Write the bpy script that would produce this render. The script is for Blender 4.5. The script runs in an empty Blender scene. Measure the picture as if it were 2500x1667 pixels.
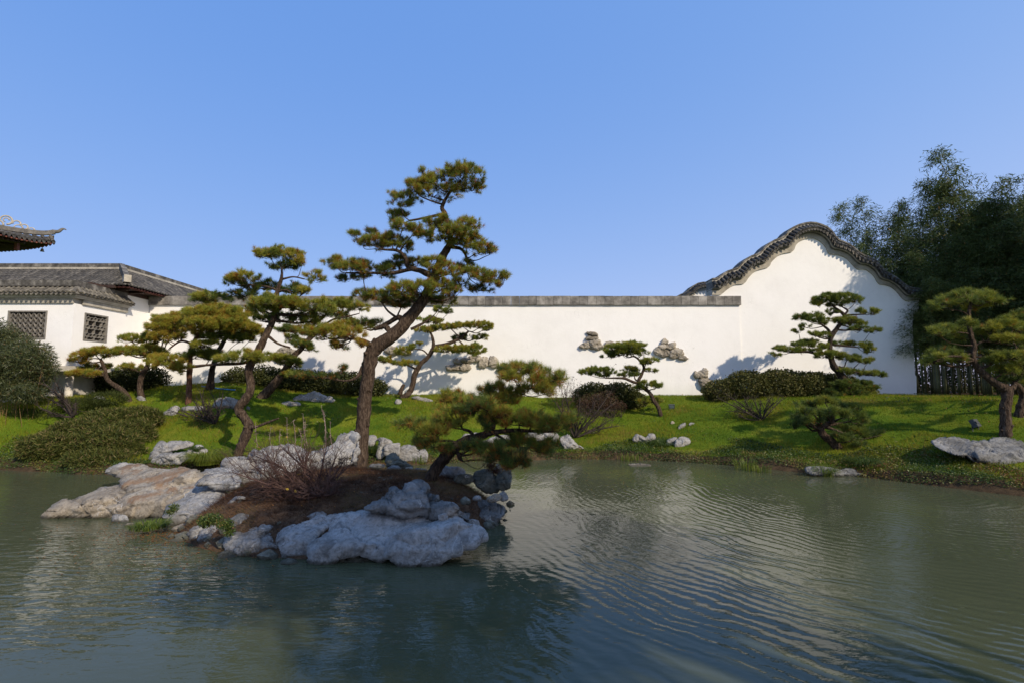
import bpy, math, random
import numpy as np
from mathutils import Vector, noise as mnoise
from mathutils.geometry import delaunay_2d_cdt

rng = np.random.default_rng(7)
random.seed(7)
S = bpy.context.scene
C = S.collection

# ------------------------------------------------------------------ camera, sky, sun, exposure
F = 1200.0; CX, CY = 1250.0, 833.5
PITCH = math.radians(5.07)
CAM = np.array([0.0, 0.0, 2.0])
cam = bpy.data.cameras.new('camera'); co = bpy.data.objects.new('camera', cam); C.objects.link(co)
cam.sensor_width = 36.0; cam.lens = 36.0 * F / 2500.0; cam.clip_end = 3000; cam.clip_start = 0.05
co.location = CAM; co.rotation_euler = (math.pi / 2 + PITCH, 0, 0); S.camera = co

SUN_EL, SUN_LON = math.radians(34), math.radians(137)      # longitude clockwise from +Y
SUN = np.array([math.cos(SUN_EL) * math.sin(SUN_LON), math.cos(SUN_EL) * math.cos(SUN_LON), math.sin(SUN_EL)])
w = bpy.data.worlds.new('World'); S.world = w; w.use_nodes = True
nt = w.node_tree; bg = nt.nodes['Background']
sky = nt.nodes.new('ShaderNodeTexSky'); sky.sky_type = 'NISHITA'; sky.sun_disc = False
sky.sun_elevation = SUN_EL; sky.sun_rotation = SUN_LON
sky.air_density = 1; sky.dust_density = 0; sky.ozone_density = 3
sep = nt.nodes.new('ShaderNodeSeparateColor'); com = nt.nodes.new('ShaderNodeCombineColor')
nt.links.new(sky.outputs[0], sep.inputs[0])
for i, (g, k) in enumerate(((.3686, .552), (.2198, .602), (.1102, .912))):   # film-like tone of the sky, per channel
    p = nt.nodes.new('ShaderNodeMath'); p.operation = 'POWER'; p.inputs[1].default_value = g
    m = nt.nodes.new('ShaderNodeMath'); m.operation = 'MULTIPLY'; m.inputs[1].default_value = 10 * k * .1 ** g
    nt.links.new(sep.outputs[i], p.inputs[0]); nt.links.new(p.outputs[0], m.inputs[0]); nt.links.new(m.outputs[0], com.inputs[i])
# slow brightening towards the sun's side and towards the horizon, the same all round
tc = nt.nodes.new('ShaderNodeTexCoord'); sz = nt.nodes.new('ShaderNodeSeparateXYZ'); nt.links.new(tc.outputs['Generated'], sz.inputs[0])
dt = nt.nodes.new('ShaderNodeVectorMath'); dt.operation = 'DOT_PRODUCT'; dt.inputs[1].default_value = (math.sin(SUN_LON), math.cos(SUN_LON), 0); nt.links.new(tc.outputs['Generated'], dt.inputs[0])
cm2 = nt.nodes.new('ShaderNodeCombineColor')
for i, (c0, sl_, e0) in enumerate(((.955, .34, 1.54), (.98, .20, 1.25), (1.0, .06, 1.06))):
    a = nt.nodes.new('ShaderNodeMath'); a.operation = 'MULTIPLY_ADD'; a.inputs[1].default_value = sl_; a.inputs[2].default_value = c0; nt.links.new(dt.outputs['Value'], a.inputs[0])
    mr = nt.nodes.new('ShaderNodeMapRange'); mr.interpolation_type = 'SMOOTHSTEP'; mr.inputs['From Min'].default_value = 0; mr.inputs['From Max'].default_value = .65; mr.inputs['To Min'].default_value = e0; mr.inputs['To Max'].default_value = 1
    nt.links.new(sz.outputs[2], mr.inputs[0]); m2 = nt.nodes.new('ShaderNodeMath'); m2.operation = 'MULTIPLY'; nt.links.new(a.outputs[0], m2.inputs[0]); nt.links.new(mr.outputs[0], m2.inputs[1]); nt.links.new(m2.outputs[0], cm2.inputs[i])
vm = nt.nodes.new('ShaderNodeVectorMath'); vm.operation = 'MULTIPLY'; nt.links.new(com.outputs[0], vm.inputs[0]); nt.links.new(cm2.outputs[0], vm.inputs[1])
nt.links.new(vm.outputs[0], bg.inputs[0]); bg.inputs[1].default_value = 0.1
sl = bpy.data.lights.new('sun', 'SUN'); sl.energy = 4.5; sl.angle = math.radians(.55); sl.color = (1, .87, .69)
so = bpy.data.objects.new('sun', sl); C.objects.link(so)
so.rotation_euler = Vector(SUN).to_track_quat('Z', 'Y').to_euler(); so.location = (20, -20, 20)
S.view_settings.view_transform = 'Standard'; S.view_settings.look = 'None'
S.view_settings.exposure = 0.05; S.view_settings.gamma = 1; S.view_settings.use_curve_mapping = False

# ------------------------------------------------------------------ layout helpers
_c, _s = math.cos(PITCH), math.sin(PITCH)
def ray(px, py):
    a = (px - CX) / F; b = (CY - py) / F
    return np.array([a, _c - b * _s, _s + b * _c])
def P(px, py, Y):
    d = ray(px, py); return CAM + d * (Y / d[1])
def PW(px, py, z=0.0):
    d = ray(px, py); return CAM + d * ((z - 2.0) / d[2])

POND = [(-12.5, 12), (-11.5, 11.8), (-10, 11.3), (-8.5, 11.3), (-7, 11.5), (-5.5, 12.2), (-4, 12.6), (-2.5, 12.7), (-1, 13.1), (.5, 13.5), (3, 13.6),
        (4.6, 13.0), (6, 12.2), (7.2, 11.2), (8.2, 10.3), (9.4, 9.1), (11.5, 7.6), (13, 5), (12.5, 2), (9, 1.0), (5, .9), (0, .8), (-5, .8), (-12, .9),
        (-17, 2), (-19.5, 6), (-19, 10), (-16, 12.2)]
def sdist(x, y, poly):
    """signed distance, positive outside"""
    P_ = np.array(poly, float); Q = np.roll(P_, -1, 0)
    x = np.asarray(x, float).ravel(); y = np.asarray(y, float).ravel()
    d = np.full(x.shape, 1e18); ins = np.zeros(x.shape, bool)
    for (ax, ay), (bx, by) in zip(P_, Q):
        vx, vy = bx - ax, by - ay; L = vx * vx + vy * vy + 1e-12
        t = np.clip(((x - ax) * vx + (y - ay) * vy) / L, 0, 1)
        d = np.minimum(d, (x - ax - t * vx) ** 2 + (y - ay - t * vy) ** 2)
        if ay != by:
            c = ((ay > y) != (by > y)) & (x < (bx - ax) * (y - ay) / (by - ay) + ax); ins ^= c
    d = np.sqrt(d); return np.where(ins, -d, d)
def _sm(t): t = np.clip(t, 0, 1); return t * t * (3 - 2 * t)
def terrain(x, y):
    x = np.asarray(x, float); y = np.asarray(y, float); sh = x.shape
    x = x.ravel(); y = y.ravel(); d = sdist(x, y, POND)
    d = d + .10 * np.sin(x * 2.1 + 1.3) + .06 * np.sin(x * 5.3 + y * 3.1) 
    far = _sm((y - 3) / 3)
    hf = .16 * _sm(d / .3) + .35 * np.clip(d / 4.8, 0, 1) + 1.12 * _sm(d / 5.2)
    hf += .42 * np.exp(-((x + 10.2) ** 2 / 7 + (y - 17) ** 2 / 5)) 
    hf += .03 * np.sin(x * 1.7 + .5 * y) * np.sin(y * 2.1 + x * .6) * _sm(d / 1.5)
    hf += .75 * np.exp(-((x + 14) ** 2 / 5 + (y - 14.3) ** 2 / 2.4)) * _sm(d / 1.0)
    hn = .45 * _sm(d / .4)
    h = hn * (1 - far) + hf * far
    return np.where(d > 0, h, np.maximum(-1.2, d * 1.2)).reshape(sh)
ISC, ISR = (-2.5, 7.85), (2.30, 1.95)
def island(x, y):
    x = np.asarray(x, float); y = np.asarray(y, float)
    r = np.sqrt(((x - ISC[0]) / ISR[0]) ** 2 + ((y - ISC[1]) / ISR[1]) ** 2)
    h = .56 * (1 - r ** 4) + .03 * np.sin(4 * x + 1) * np.sin(3.1 * y) + .015 * np.sin(11 * x) * np.sin(9 * y + 2)
    return np.where(r < 1.35, h, -1.2)
def G(px, py, fn=terrain):
    d = ray(px, py); ts = np.linspace(3, 40, 1500); pts = CAM + d * ts[:, None]
    h = fn(pts[:, 0], pts[:, 1]); k = np.where(pts[:, 2] <= np.maximum(h, 0))[0]
    i = k[0] if len(k) else -1
    return pts[i]

# ------------------------------------------------------------------ object helpers
def tag(o, label=None, cat=None, group=None, kind=None):
    for k, v in (('label', label), ('category', cat), ('group', group), ('kind', kind)):
        if v: o[k] = v
    return o
def empty(name, loc, label, cat, group=None):
    o = bpy.data.objects.new(name, None); C.objects.link(o); o.location = loc; o.empty_display_size = .2
    return tag(o, label, cat, group)
def link(name, me, parent=None, mat=None):
    o = bpy.data.objects.new(name, me); C.objects.link(o)
    if mat is not None and not me.materials: me.materials.append(mat)
    if parent is not None:
        o.parent = parent; o.location = -parent.location if False else (0, 0, 0)
        o.matrix_parent_inverse = parent_inv(parent)
    return o
def parent_inv(p):
    from mathutils import Matrix
    m = Matrix.Translation(p.location)
    if p.parent is not None: m = Matrix.Translation((0, 0, 0)) @ m
    return m.inverted() if p.parent is None else Matrix.Identity(4)
def npmesh(name, V, Fc, attr=None, smooth=False, mats=None, midx=None):
    """V (n,3), Fc (m,k) int array"""
    me = bpy.data.meshes.new(name); V = np.ascontiguousarray(V, np.float32); Fc = np.ascontiguousarray(Fc, np.int32)
    k = Fc.shape[1]
    me.vertices.add(len(V)); me.vertices.foreach_set('co', V.ravel())
    me.loops.add(Fc.size); me.loops.foreach_set('vertex_index', Fc.ravel())
    me.polygons.add(len(Fc)); me.polygons.foreach_set('loop_start', np.arange(0, Fc.size, k, dtype=np.int32))
    me.polygons.foreach_set('loop_total', np.full(len(Fc), k, np.int32))
    if attr is not None:
        a = me.attributes.new('tint', 'FLOAT', 'POINT'); a.data.foreach_set('value', np.ascontiguousarray(attr, np.float32))
    me.update(calc_edges=True)
    if smooth: me.polygons.foreach_set('use_smooth', np.ones(len(Fc), bool))
    for m in (mats or []): me.materials.append(m)
    if midx is not None: me.polygons.foreach_set('material_index', np.asarray(midx, np.int32))
    return me
class MB:
    def __init__(s): s.v = []; s.f = []; s.sm = []
    def add(s, v, f, smooth=False):
        b = len(s.v); s.v += [tuple(map(float, q)) for q in v]; s.f += [tuple(b + i for i in q) for q in f]; s.sm += [smooth] * len(f)
    def box(s, a, b):
        x0, y0, z0 = a; x1, y1, z1 = b
        s.add([(x0, y0, z0), (x1, y0, z0), (x1, y1, z0), (x0, y1, z0), (x0, y0, z1), (x1, y0, z1), (x1, y1, z1), (x0, y1, z1)],
              [(0, 3, 2, 1), (4, 5, 6, 7), (0, 1, 5, 4), (1, 2, 6, 5), (2, 3, 7, 6), (3, 0, 4, 7)])
    def bar(s, p, q, wd, dp, up=(0, 0, 1)):
        """beam from p to q, width wd along up x dir, depth dp along up"""
        p = np.array(p, float); q = np.array(q, float); d = q - p; d /= np.linalg.norm(d) + 1e-9
        u = np.array(up, float); u -= d * (u @ d); u /= np.linalg.norm(u) + 1e-9; r = np.cross(d, u)
        vs = []
        for e in (p, q):
            for a, b in ((-1, -1), (1, -1), (1, 1), (-1, 1)): vs.append(e + r * a * wd / 2 + u * b * dp / 2)
        s.add(vs, [(3, 2, 1, 0), (4, 5, 6, 7), (0, 1, 5, 4), (1, 2, 6, 5), (2, 3, 7, 6), (3, 0, 4, 7)])
    def prism(s, poly, axis_fn, closed=True):
        """poly: list of 2d pts; axis_fn(pt, 0/1) -> 3d"""
        n = len(poly); v = [axis_fn(p, 0) for p in poly] + [axis_fn(p, 1) for p in poly]
        s.add(v, [tuple(range(n - 1, -1, -1)), tuple(range(n, 2 * n))] + [(i, (i + 1) % n, n + (i + 1) % n, n + i) for i in range(n)])
    def tube(s, pts, rad, sides=8, smooth=True, rough=0, cap=True, seed=0):
        pts = [np.array(p, float) for p in pts]; n = len(pts); vs = []; fs = []
        t0 = pts[1] - pts[0]; t0 /= np.linalg.norm(t0) + 1e-9
        u = np.cross(t0, (0, 1, 0.13)); u /= np.linalg.norm(u) + 1e-9
        for i in range(n):
            t = pts[min(i + 1, n - 1)] - pts[max(i - 1, 0)]; t /= np.linalg.norm(t) + 1e-9
            u = u - t * (u @ t); u /= np.linalg.norm(u) + 1e-9; r = np.cross(t, u)
            for k in range(sides):
                a = 2 * math.pi * k / sides; rr = rad[i]
                if rough: rr *= 1 + rough * mnoise.noise(Vector((math.cos(a) * 1.6 + seed, math.sin(a) * 1.6, i * .33))) + rough * .6 * mnoise.noise(Vector((math.cos(a) * 4 + seed, math.sin(a) * 4, i * .8)))
                vs.append(pts[i] + (u * math.cos(a) + r * math.sin(a)) * rr)
        for i in range(n - 1):
            for k in range(sides):
                k2 = (k + 1) % sides; fs.append((i * sides + k, i * sides + k2, (i + 1) * sides + k2, (i + 1) * sides + k))
        if cap and sides > 3:
            fs.append(tuple(range(sides - 1, -1, -1))); fs.append(tuple((n - 1) * sides + k for k in range(sides)))
        s.add(vs, fs, smooth)
    def mesh(s, name):
        me = bpy.data.meshes.new(name); me.from_pydata(s.v, [], s.f); me.update()
        if any(s.sm): me.polygons.foreach_set('use_smooth', s.sm)
        return me
    def build(s, name, mat, parent=None): return link(name, s.mesh(name), parent, mat)

def unit(a): return a / (np.linalg.norm(a, axis=-1, keepdims=True) + 1e-9)
def catmull(pts, per=6):
    p = np.array(pts, float); p = np.vstack([2 * p[0] - p[1], p, 2 * p[-1] - p[-2]]); out = []
    for i in range(1, len(p) - 2):
        for j in range(per):
            t = j / per
            out.append(.5 * (2 * p[i] + (p[i + 1] - p[i - 1]) * t + (2 * p[i - 1] - 5 * p[i] + 4 * p[i + 1] - p[i + 2]) * t * t + (3 * p[i] - p[i - 1] - 3 * p[i + 1] + p[i + 2]) * t ** 3))
    out.append(p[-2]); return np.array(out)

# ------------------------------------------------------------------ materials
def new_mat(name):
    m = bpy.data.materials.new(name); m.use_nodes = True; return m, m.node_tree, m.node_tree.nodes['Principled BSDF']
def N(t, typ, **kw):
    n = t.nodes.new(typ)
    for k, v in kw.items():
        if k.startswith('i_'): n.inputs[k[2:].replace('_', ' ')].default_value = v
        else: setattr(n, k, v)
    return n
def ramp(t, stops, interp='LINEAR'):
    r = t.nodes.new('ShaderNodeValToRGB'); r.color_ramp.interpolation = interp; e = r.color_ramp.elements
    while len(e) < len(stops): e.new(.5)
    for x, (p, c) in zip(e, stops):
        x.position = p; x.color = (*c, 1) if len(c) == 3 else c
    return r
def coords(t, scale=(1, 1, 1)):
    g = N(t, 'ShaderNodeNewGeometry'); m = N(t, 'ShaderNodeMapping'); m.inputs['Scale'].default_value = scale
    t.links.new(g.outputs['Position'], m.inputs['Vector']); return m.outputs[0]
def noise_tex(t, vec, scale, detail=6, rough=.6, dist=0):
    n = N(t, 'ShaderNodeTexNoise'); n.inputs['Scale'].default_value = scale; n.inputs['Detail'].default_value = detail
    n.inputs['Roughness'].default_value = rough; n.inputs['Distortion'].default_value = dist; t.links.new(vec, n.inputs['Vector']); return n.outputs['Fac']
def bump(t, b, h, strength=.5, dist=.02, prev=None):
    n = N(t, 'ShaderNodeBump'); n.inputs['Strength'].default_value = strength; n.inputs['Distance'].default_value = dist
    t.links.new(h, n.inputs['Height'])
    if prev is not None: t.links.new(prev, n.inputs['Normal'])
    if b is not None: t.links.new(n.outputs[0], b.inputs['Normal'])
    return n.outputs[0]
def mix(t, fac, a, b, mode='MIX'):
    n = t.nodes.new('ShaderNodeMix'); n.data_type = 'RGBA'; n.blend_type = mode
    for sock, v in ((n.inputs[0], fac), (n.inputs[6], a), (n.inputs[7], b)):
        if hasattr(v, 'is_linked'): t.links.new(v, sock)
        elif isinstance(v, (int, float)): sock.default_value = v
        else: sock.default_value = (*v, 1)
    return n.outputs[2]
def math_(t, op, a, b=None):
    n = t.nodes.new('ShaderNodeMath'); n.operation = op
    for i, v in enumerate((a, b)):
        if v is None: continue
        if hasattr(v, 'is_linked'): t.links.new(v, n.inputs[i])
        else: n.inputs[i].default_value = v
    return n.outputs[0]
def objrand(t):
    return N(t, 'ShaderNodeObjectInfo').outputs['Random']

def noisy(name, c0, c1, scale=3, rough=.85, bscale=25, bstr=.4, bdist=.01, c2=None, lo=.35, hi=.65, randv=0, spec=.3, mapscale=(1, 1, 1)):
    m, t, b = new_mat(name); v = coords(t, mapscale)
    n = noise_tex(t, v, scale, 8, .65)
    st = [(lo, c0), (hi, c1)] if c2 is None else [(lo, c0), ((lo + hi) / 2, c1), (hi, c2)]
    r = ramp(t, st); t.links.new(n, r.inputs[0]); col = r.outputs[0]
    if randv:
        k = math_(t, 'MULTIPLY_ADD', objrand(t), randv); k.node.inputs[2].default_value = 1 - randv / 2
        mm = N(t, 'ShaderNodeVectorMath', operation='SCALE'); t.links.new(col, mm.inputs[0]); t.links.new(k, mm.inputs['Scale']); col = mm.outputs[0]
    t.links.new(col, b.inputs['Base Color']); b.inputs['Roughness'].default_value = rough; b.inputs['Specular IOR Level'].default_value = spec
    bump(t, b, noise_tex(t, v, bscale, 8, .7), bstr, bdist)
    return m

M = {}
# plaster
m, t, b = new_mat('white_plaster'); v = coords(t)
n1 = noise_tex(t, v, .9, 8, .7); r1 = ramp(t, [(.30, (.77, .75, .715)), (.55, (.825, .805, .77)), (.8, (.84, .82, .785))]); t.links.new(n1, r1.inputs[0])
vs = coords(t, (1, 1, .12)); n2 = noise_tex(t, vs, 6, 6, .7); r2 = ramp(t, [(.60, (0, 0, 0)), (.78, (1, 1, 1))]); t.links.new(n2, r2.inputs[0])
f2 = math_(t, 'MULTIPLY', r2.outputs[0], .16)
col = mix(t, f2, r1.outputs[0], (.55, .53, .48))
n3 = noise_tex(t, v, 9, 4, .6, 1.2); r3 = ramp(t, [(.68, (0, 0, 0)), (.72, (1, 1, 1))]); t.links.new(n3, r3.inputs[0])
col = mix(t, math_(t, 'MULTIPLY', r3.outputs[0], .35), col, (.88, .86, .83))
vo = N(t, 'ShaderNodeTexVoronoi', feature='DISTANCE_TO_EDGE'); vo.inputs['Scale'].default_value = 1.1; 
wv = N(t, 'ShaderNodeVectorMath', operation='ADD'); nn = N(t, 'ShaderNodeTexNoise'); nn.inputs['Scale'].default_value = 2.5; t.links.new(v, nn.inputs['Vector'])
t.links.new(v, wv.inputs[0]); t.links.new(nn.outputs['Color'], wv.inputs[1]); t.links.new(wv.outputs[0], vo.inputs['Vector'])
rc = ramp(t, [(.0, (1, 1, 1)), (.006, (0, 0, 0))]); t.links.new(vo.outputs[0], rc.inputs[0])
rm = ramp(t, [(.52, (0, 0, 0)), (.62, (1, 1, 1))]); t.links.new(noise_tex(t, v, .35, 3), rm.inputs[0])
col = mix(t, math_(t, 'MULTIPLY', math_(t, 'MULTIPLY', rc.outputs[0], rm.outputs[0]), .45), col, (.5, .48, .44))
# grime and splash stains low on the wall
sx = N(t, 'ShaderNodeSeparateXYZ'); t.links.new(v, sx.inputs[0])
lowz = math_(t, 'MULTIPLY_ADD', sx.outputs[2], -1.4); lowz.node.inputs[2].default_value = 3.2
lowz = math_(t, 'ADD', lowz, math_(t, 'MULTIPLY', n2, .9)); 
cl = N(t, 'ShaderNodeClamp'); t.links.new(math_(t, 'SUBTRACT', lowz, .75), cl.inputs[0])
col = mix(t, math_(t, 'MULTIPLY', cl.outputs[0], .32), col, (.40, .40, .32))
t.links.new(col, b.inputs['Base Color']); b.inputs['Roughness'].default_value = .9; b.inputs['Specular IOR Level'].default_value = .2
bump(t, b, noise_tex(t, v, 5, 8, .7), .5, .012); M['plaster'] = m

M['tile'] = noisy('dark_clay_tile', (.035, .033, .031), (.072, .067, .06), 6, .8, 40, .5, .006, c2=(.13, .118, .10), randv=.6)
M['tile_warm'] = noisy('weathered_clay_tile', (.06, .054, .043), (.12, .107, .085), 6, .85, 40, .5, .006, c2=(.20, .18, .14), randv=.5)
M['ridge'] = noisy('ridge_brick', (.05, .046, .04), (.10, .092, .08), 5, .85, 30, .5, .006, c2=(.22, .205, .18), randv=.45)
M['coping'] = noisy('coping_stone', (.10, .093, .083), (.19, .175, .155), 3.5, .9, 30, .5, .008, c2=(.30, .28, .25), randv=.5)
M['band'] = noisy('eave_band_stone', (.25, .225, .18), (.38, .345, .28), 2.5, .85, 30, .4, .006, c2=(.46, .42, .35), randv=.25)
M['fillet'] = noisy('eave_fillet', (.08, .075, .07), (.19, .175, .15), 5, .85, 30, .4, .005)
M['slab'] = noisy('concrete_slab', (.42, .39, .34), (.58, .54, .48), 3, .85, 30, .3, .005)
M['window'] = noisy('carved_brick', (.13, .12, .105), (.25, .23, .20), 8, .85, 50, .5, .005)
M['panel'] = noisy('weathered_window_back', (.06, .055, .05), (.15, .125, .10), 5, .9, 40, .4, .005)
M['timber'] = noisy('dark_timber', (.03, .018, .014), (.07, .04, .03), 4, .7, 30, .4, .005)
M['redboard'] = noisy('faded_red_board', (.13, .045, .035), (.28, .11, .085), 6, .8, 40, .4, .005)
M['dark'] = noisy('shadowy_interior', (.02, .018, .016), (.04, .035, .03), 3)
M['bell'] = noisy('old_bronze', (.14, .12, .09), (.28, .25, .20), 20, .6)
M['floodlight'] = noisy('lamp_housing', (.035, .04, .042), (.07, .075, .08), 20, .5)
m, t, b = new_mat('lamp_glass'); b.inputs['Base Color'].default_value = (.25, .3, .3, 1); b.inputs['Roughness'].default_value = .08; M['lampglass'] = m
M['pipe'] = noisy('blue_plastic', (.03, .20, .55), (.05, .28, .65), 8, .45)
M['soil'] = noisy('dark_soil', (.045, .028, .018), (.11, .065, .038), 7, .95, 60, 1, .03, c2=(.15, .095, .055))

def rockmat(name, a, bcol, c, lichen=None, crack=1.0):
    m, t, b = new_mat(name); v = coords(t)
    wn = N(t, 'ShaderNodeTexNoise'); wn.inputs['Scale'].default_value = 2.0; wn.inputs['Detail'].default_value = 5; t.links.new(v, wn.inputs['Vector'])
    ad = N(t, 'ShaderNodeVectorMath', operation='MULTIPLY_ADD'); t.links.new(wn.outputs['Color'], ad.inputs[0]); ad.inputs[1].default_value = (.7, .7, .7); t.links.new(v, ad.inputs[2])
    wv = ad.outputs[0]
    n1 = noise_tex(t, wv, 2.2, 10, .68); r = ramp(t, [(.30, a), (.5, bcol), (.70, c)]); t.links.new(n1, r.inputs[0]); col = r.outputs[0]
    n4 = noise_tex(t, v, 22, 8, .75); r4 = ramp(t, [(.36, (.55, .53, .5)), (.50, (1, 1, 1)), (.66, (1.18, 1.17, 1.15))]); t.links.new(n4, r4.inputs[0])
    col = mix(t, .85, col, r4.outputs[0], 'MULTIPLY')
    # dark weathering blotches
    n5 = noise_tex(t, wv, 3.6, 7, .7); r5 = ramp(t, [(.53, (0, 0, 0)), (.62, (1, 1, 1))]); t.links.new(n5, r5.inputs[0])
    col = mix(t, math_(t, 'MULTIPLY', r5.outputs[0], .6), col, tuple(.36 * q for q in a))
    # pale veins
    vo = N(t, 'ShaderNodeTexVoronoi', feature='DISTANCE_TO_EDGE'); vo.inputs['Scale'].default_value = 2.4; t.links.new(wv, vo.inputs['Vector'])
    rv = ramp(t, [(0, (1, 1, 1)), (.014, (0, 0, 0))]); t.links.new(vo.outputs[0], rv.inputs[0])
    rvm = ramp(t, [(.55, (0, 0, 0)), (.6, (1, 1, 1))]); t.links.new(noise_tex(t, v, 1.7, 2), rvm.inputs[0])
    col = mix(t, math_(t, 'MULTIPLY', math_(t, 'MULTIPLY', rv.outputs[0], rvm.outputs[0]), .5), col, (.6, .58, .55))
    if lichen:
        nl = noise_tex(t, v, 2.6, 10, .72); g = N(t, 'ShaderNodeNewGeometry'); sp = N(t, 'ShaderNodeSeparateXYZ'); t.links.new(g.outputs['Normal'], sp.inputs[0])
        k = math_(t, 'ADD', nl, math_(t, 'MULTIPLY', sp.outputs[2], .12)); rl = ramp(t, [(.60, (0, 0, 0)), (.68, (1, 1, 1))]); t.links.new(k, rl.inputs[0])
        col = mix(t, math_(t, 'MULTIPLY', rl.outputs[0], .7), col, lichen)
    # dark pits, and a wet stained rim where stones stand in the water
    n7 = noise_tex(t, v, 13, 6, .7); r7 = ramp(t, [(.30, (1, 1, 1)), (.38, (0, 0, 0))]); t.links.new(n7, r7.inputs[0])
    col = mix(t, math_(t, 'MULTIPLY', r7.outputs[0], .6), col, tuple(.3 * q for q in a))
    sp2 = N(t, 'ShaderNodeSeparateXYZ'); t.links.new(v, sp2.inputs[0])
    wl = math_(t, 'ADD', sp2.outputs[2], math_(t, 'MULTIPLY', math_(t, 'SUBTRACT', n4, .5), .12)); rw_ = ramp(t, [(.02, (1, 1, 1)), (.055, (0, 0, 0))]); t.links.new(wl, rw_.inputs[0])
    col = mix(t, math_(t, 'MULTIPLY', rw_.outputs[0], .8), col, (.045, .042, .028))
    t.links.new(col, b.inputs['Base Color']); b.inputs['Roughness'].default_value = .85; b.inputs['Specular IOR Level'].default_value = .3
    # cracks (layered) + grain
    mp = N(t, 'ShaderNodeMapping'); mp.inputs['Scale'].default_value = (1.2, 1.2, 3.0); mp.inputs['Rotation'].default_value = (.15, .35, 0); t.links.new(wv, mp.inputs['Vector'])
    v2 = N(t, 'ShaderNodeTexVoronoi', feature='DISTANCE_TO_EDGE'); v2.inputs['Scale'].default_value = 2.6; t.links.new(mp.outputs[0], v2.inputs['Vector'])
    rk = ramp(t, [(0, (0, 0, 0)), (.035, (1, 1, 1))]); t.links.new(v2.outputs[0], rk.inputs[0])
    p1 = bump(t, None, rk.outputs[0], .4 * crack, .03)
    col_ = mix(t, math_(t, 'MULTIPLY', math_(t, 'SUBTRACT', 1.0, rk.outputs[0]), .16 * crack), col, tuple(.25 * q for q in a)); t.links.new(col_, b.inputs['Base Color'])
    p2 = bump(t, None, noise_tex(t, wv, 7, 10, .7), .6, .035, p1)
    bump(t, b, noise_tex(t, v, 45, 8, .75), .6, .012, p2)
    return m
M['rock'] = rockmat('limestone', (.16, .152, .14), (.26, .25, .235), (.36, .35, .335))
M['rock_pale'] = rockmat('pale_limestone', (.17, .16, .147), (.27, .258, .24), (.38, .368, .345))
M['rock_slab'] = rockmat('smooth_slab_limestone', (.19, .188, .18), (.31, .307, .30), (.40, .398, .39), crack=.7)
M['rock_warm'] = rockmat('warm_limestone', (.17, .138, .10), (.29, .245, .185), (.38, .34, .28), crack=.6)
M['rock_lichen'] = rockmat('lichened_limestone', (.18, .148, .11), (.29, .25, .195), (.38, .345, .285), lichen=(.20, .105, .045), crack=.6)
M['rock_dark'] = rockmat('dark_mossy_limestone', (.06, .06, .045), (.12, .12, .095), (.20, .20, .17))
M['rock_grey'] = rockmat('dark_grey_limestone', (.085, .084, .08), (.16, .158, .152), (.27, .268, .26))
M['wallstone'] = rockmat('pitted_wall_stone', (.13, .11, .08), (.33, .29, .23), (.48, .43, .35), crack=1.4)

# bark
def bark(name, a, bcol, c):
    m, t, b = new_mat(name); v = coords(t, (1, 1, .28)); n = noise_tex(t, v, 26, 8, .7, .6)
    r = ramp(t, [(.36, a), (.52, bcol), (.68, c)]); t.links.new(n, r.inputs[0]); t.links.new(r.outputs[0], b.inputs['Base Color'])
    b.inputs['Roughness'].default_value = .95; b.inputs['Specular IOR Level'].default_value = .15
    vo = N(t, 'ShaderNodeTexVoronoi'); vo.inputs['Scale'].default_value = 22; vo.distance = 'CHEBYCHEV'; t.links.new(v, vo.inputs['Vector'])
    p = bump(t, None, vo.outputs[0], .9, .03); bump(t, b, n, 1, .035, p); return m
M['bark'] = bark('pine_bark', (.022, .014, .010), (.072, .049, .034), (.155, .115, .082))
M['bark_dark'] = bark('dark_pine_bark', (.014, .010, .008), (.045, .032, .024), (.10, .075, .055))
M['bark_red'] = bark('reddish_pine_bark', (.04, .018, .010), (.13, .065, .04), (.22, .13, .085))
M['twig'] = noisy('grey_twig', (.022, .016, .013), (.06, .045, .036), 12, .9)
M['twig_red'] = noisy('reddish_twig', (.045, .022, .018), (.12, .07, .055), 12, .9)
M['twig_pale'] = noisy('pale_shoot', (.16, .10, .085), (.30, .22, .19), 12, .9)

def leafmat(name, stops, rough=.55, trans=.25, spec=.35):
    m, t, b = new_mat(name); a = N(t, 'ShaderNodeAttribute', attribute_name='tint'); r = ramp(t, stops); t.links.new(a.outputs['Fac'], r.inputs[0])
    t.links.new(r.outputs[0], b.inputs['Base Color']); b.inputs['Roughness'].default_value = rough; b.inputs['Specular IOR Level'].default_value = spec
    tr = N(t, 'ShaderNodeBsdfTranslucent'); t.links.new(r.outputs[0], tr.inputs[0]); mx = N(t, 'ShaderNodeMixShader'); mx.inputs[0].default_value = trans
    t.links.new(b.outputs[0], mx.inputs[1]); t.links.new(tr.outputs[0], mx.inputs[2]); t.links.new(mx.outputs[0], t.nodes['Material Output'].inputs[0]); return m
GREEN = [(0, (.045, .075, .022)), (.35, (.125, .17, .030)), (.60, (.28, .29, .036)), (.80, (.40, .35, .042)), (.90, (.34, .15, .028)), (1, (.32, .10, .022))]
M['needle'] = leafmat('pine_needles', GREEN, .5, .38)
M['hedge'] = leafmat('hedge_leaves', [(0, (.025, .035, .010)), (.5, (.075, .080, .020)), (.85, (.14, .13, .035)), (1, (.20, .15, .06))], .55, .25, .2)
M['bamboo'] = leafmat('bamboo_leaves', [(0, (.04, .06, .018)), (.5, (.11, .145, .038)), (.9, (.15, .16, .04)), (1, (.26, .16, .06))], .5, .3, .2)
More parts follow.
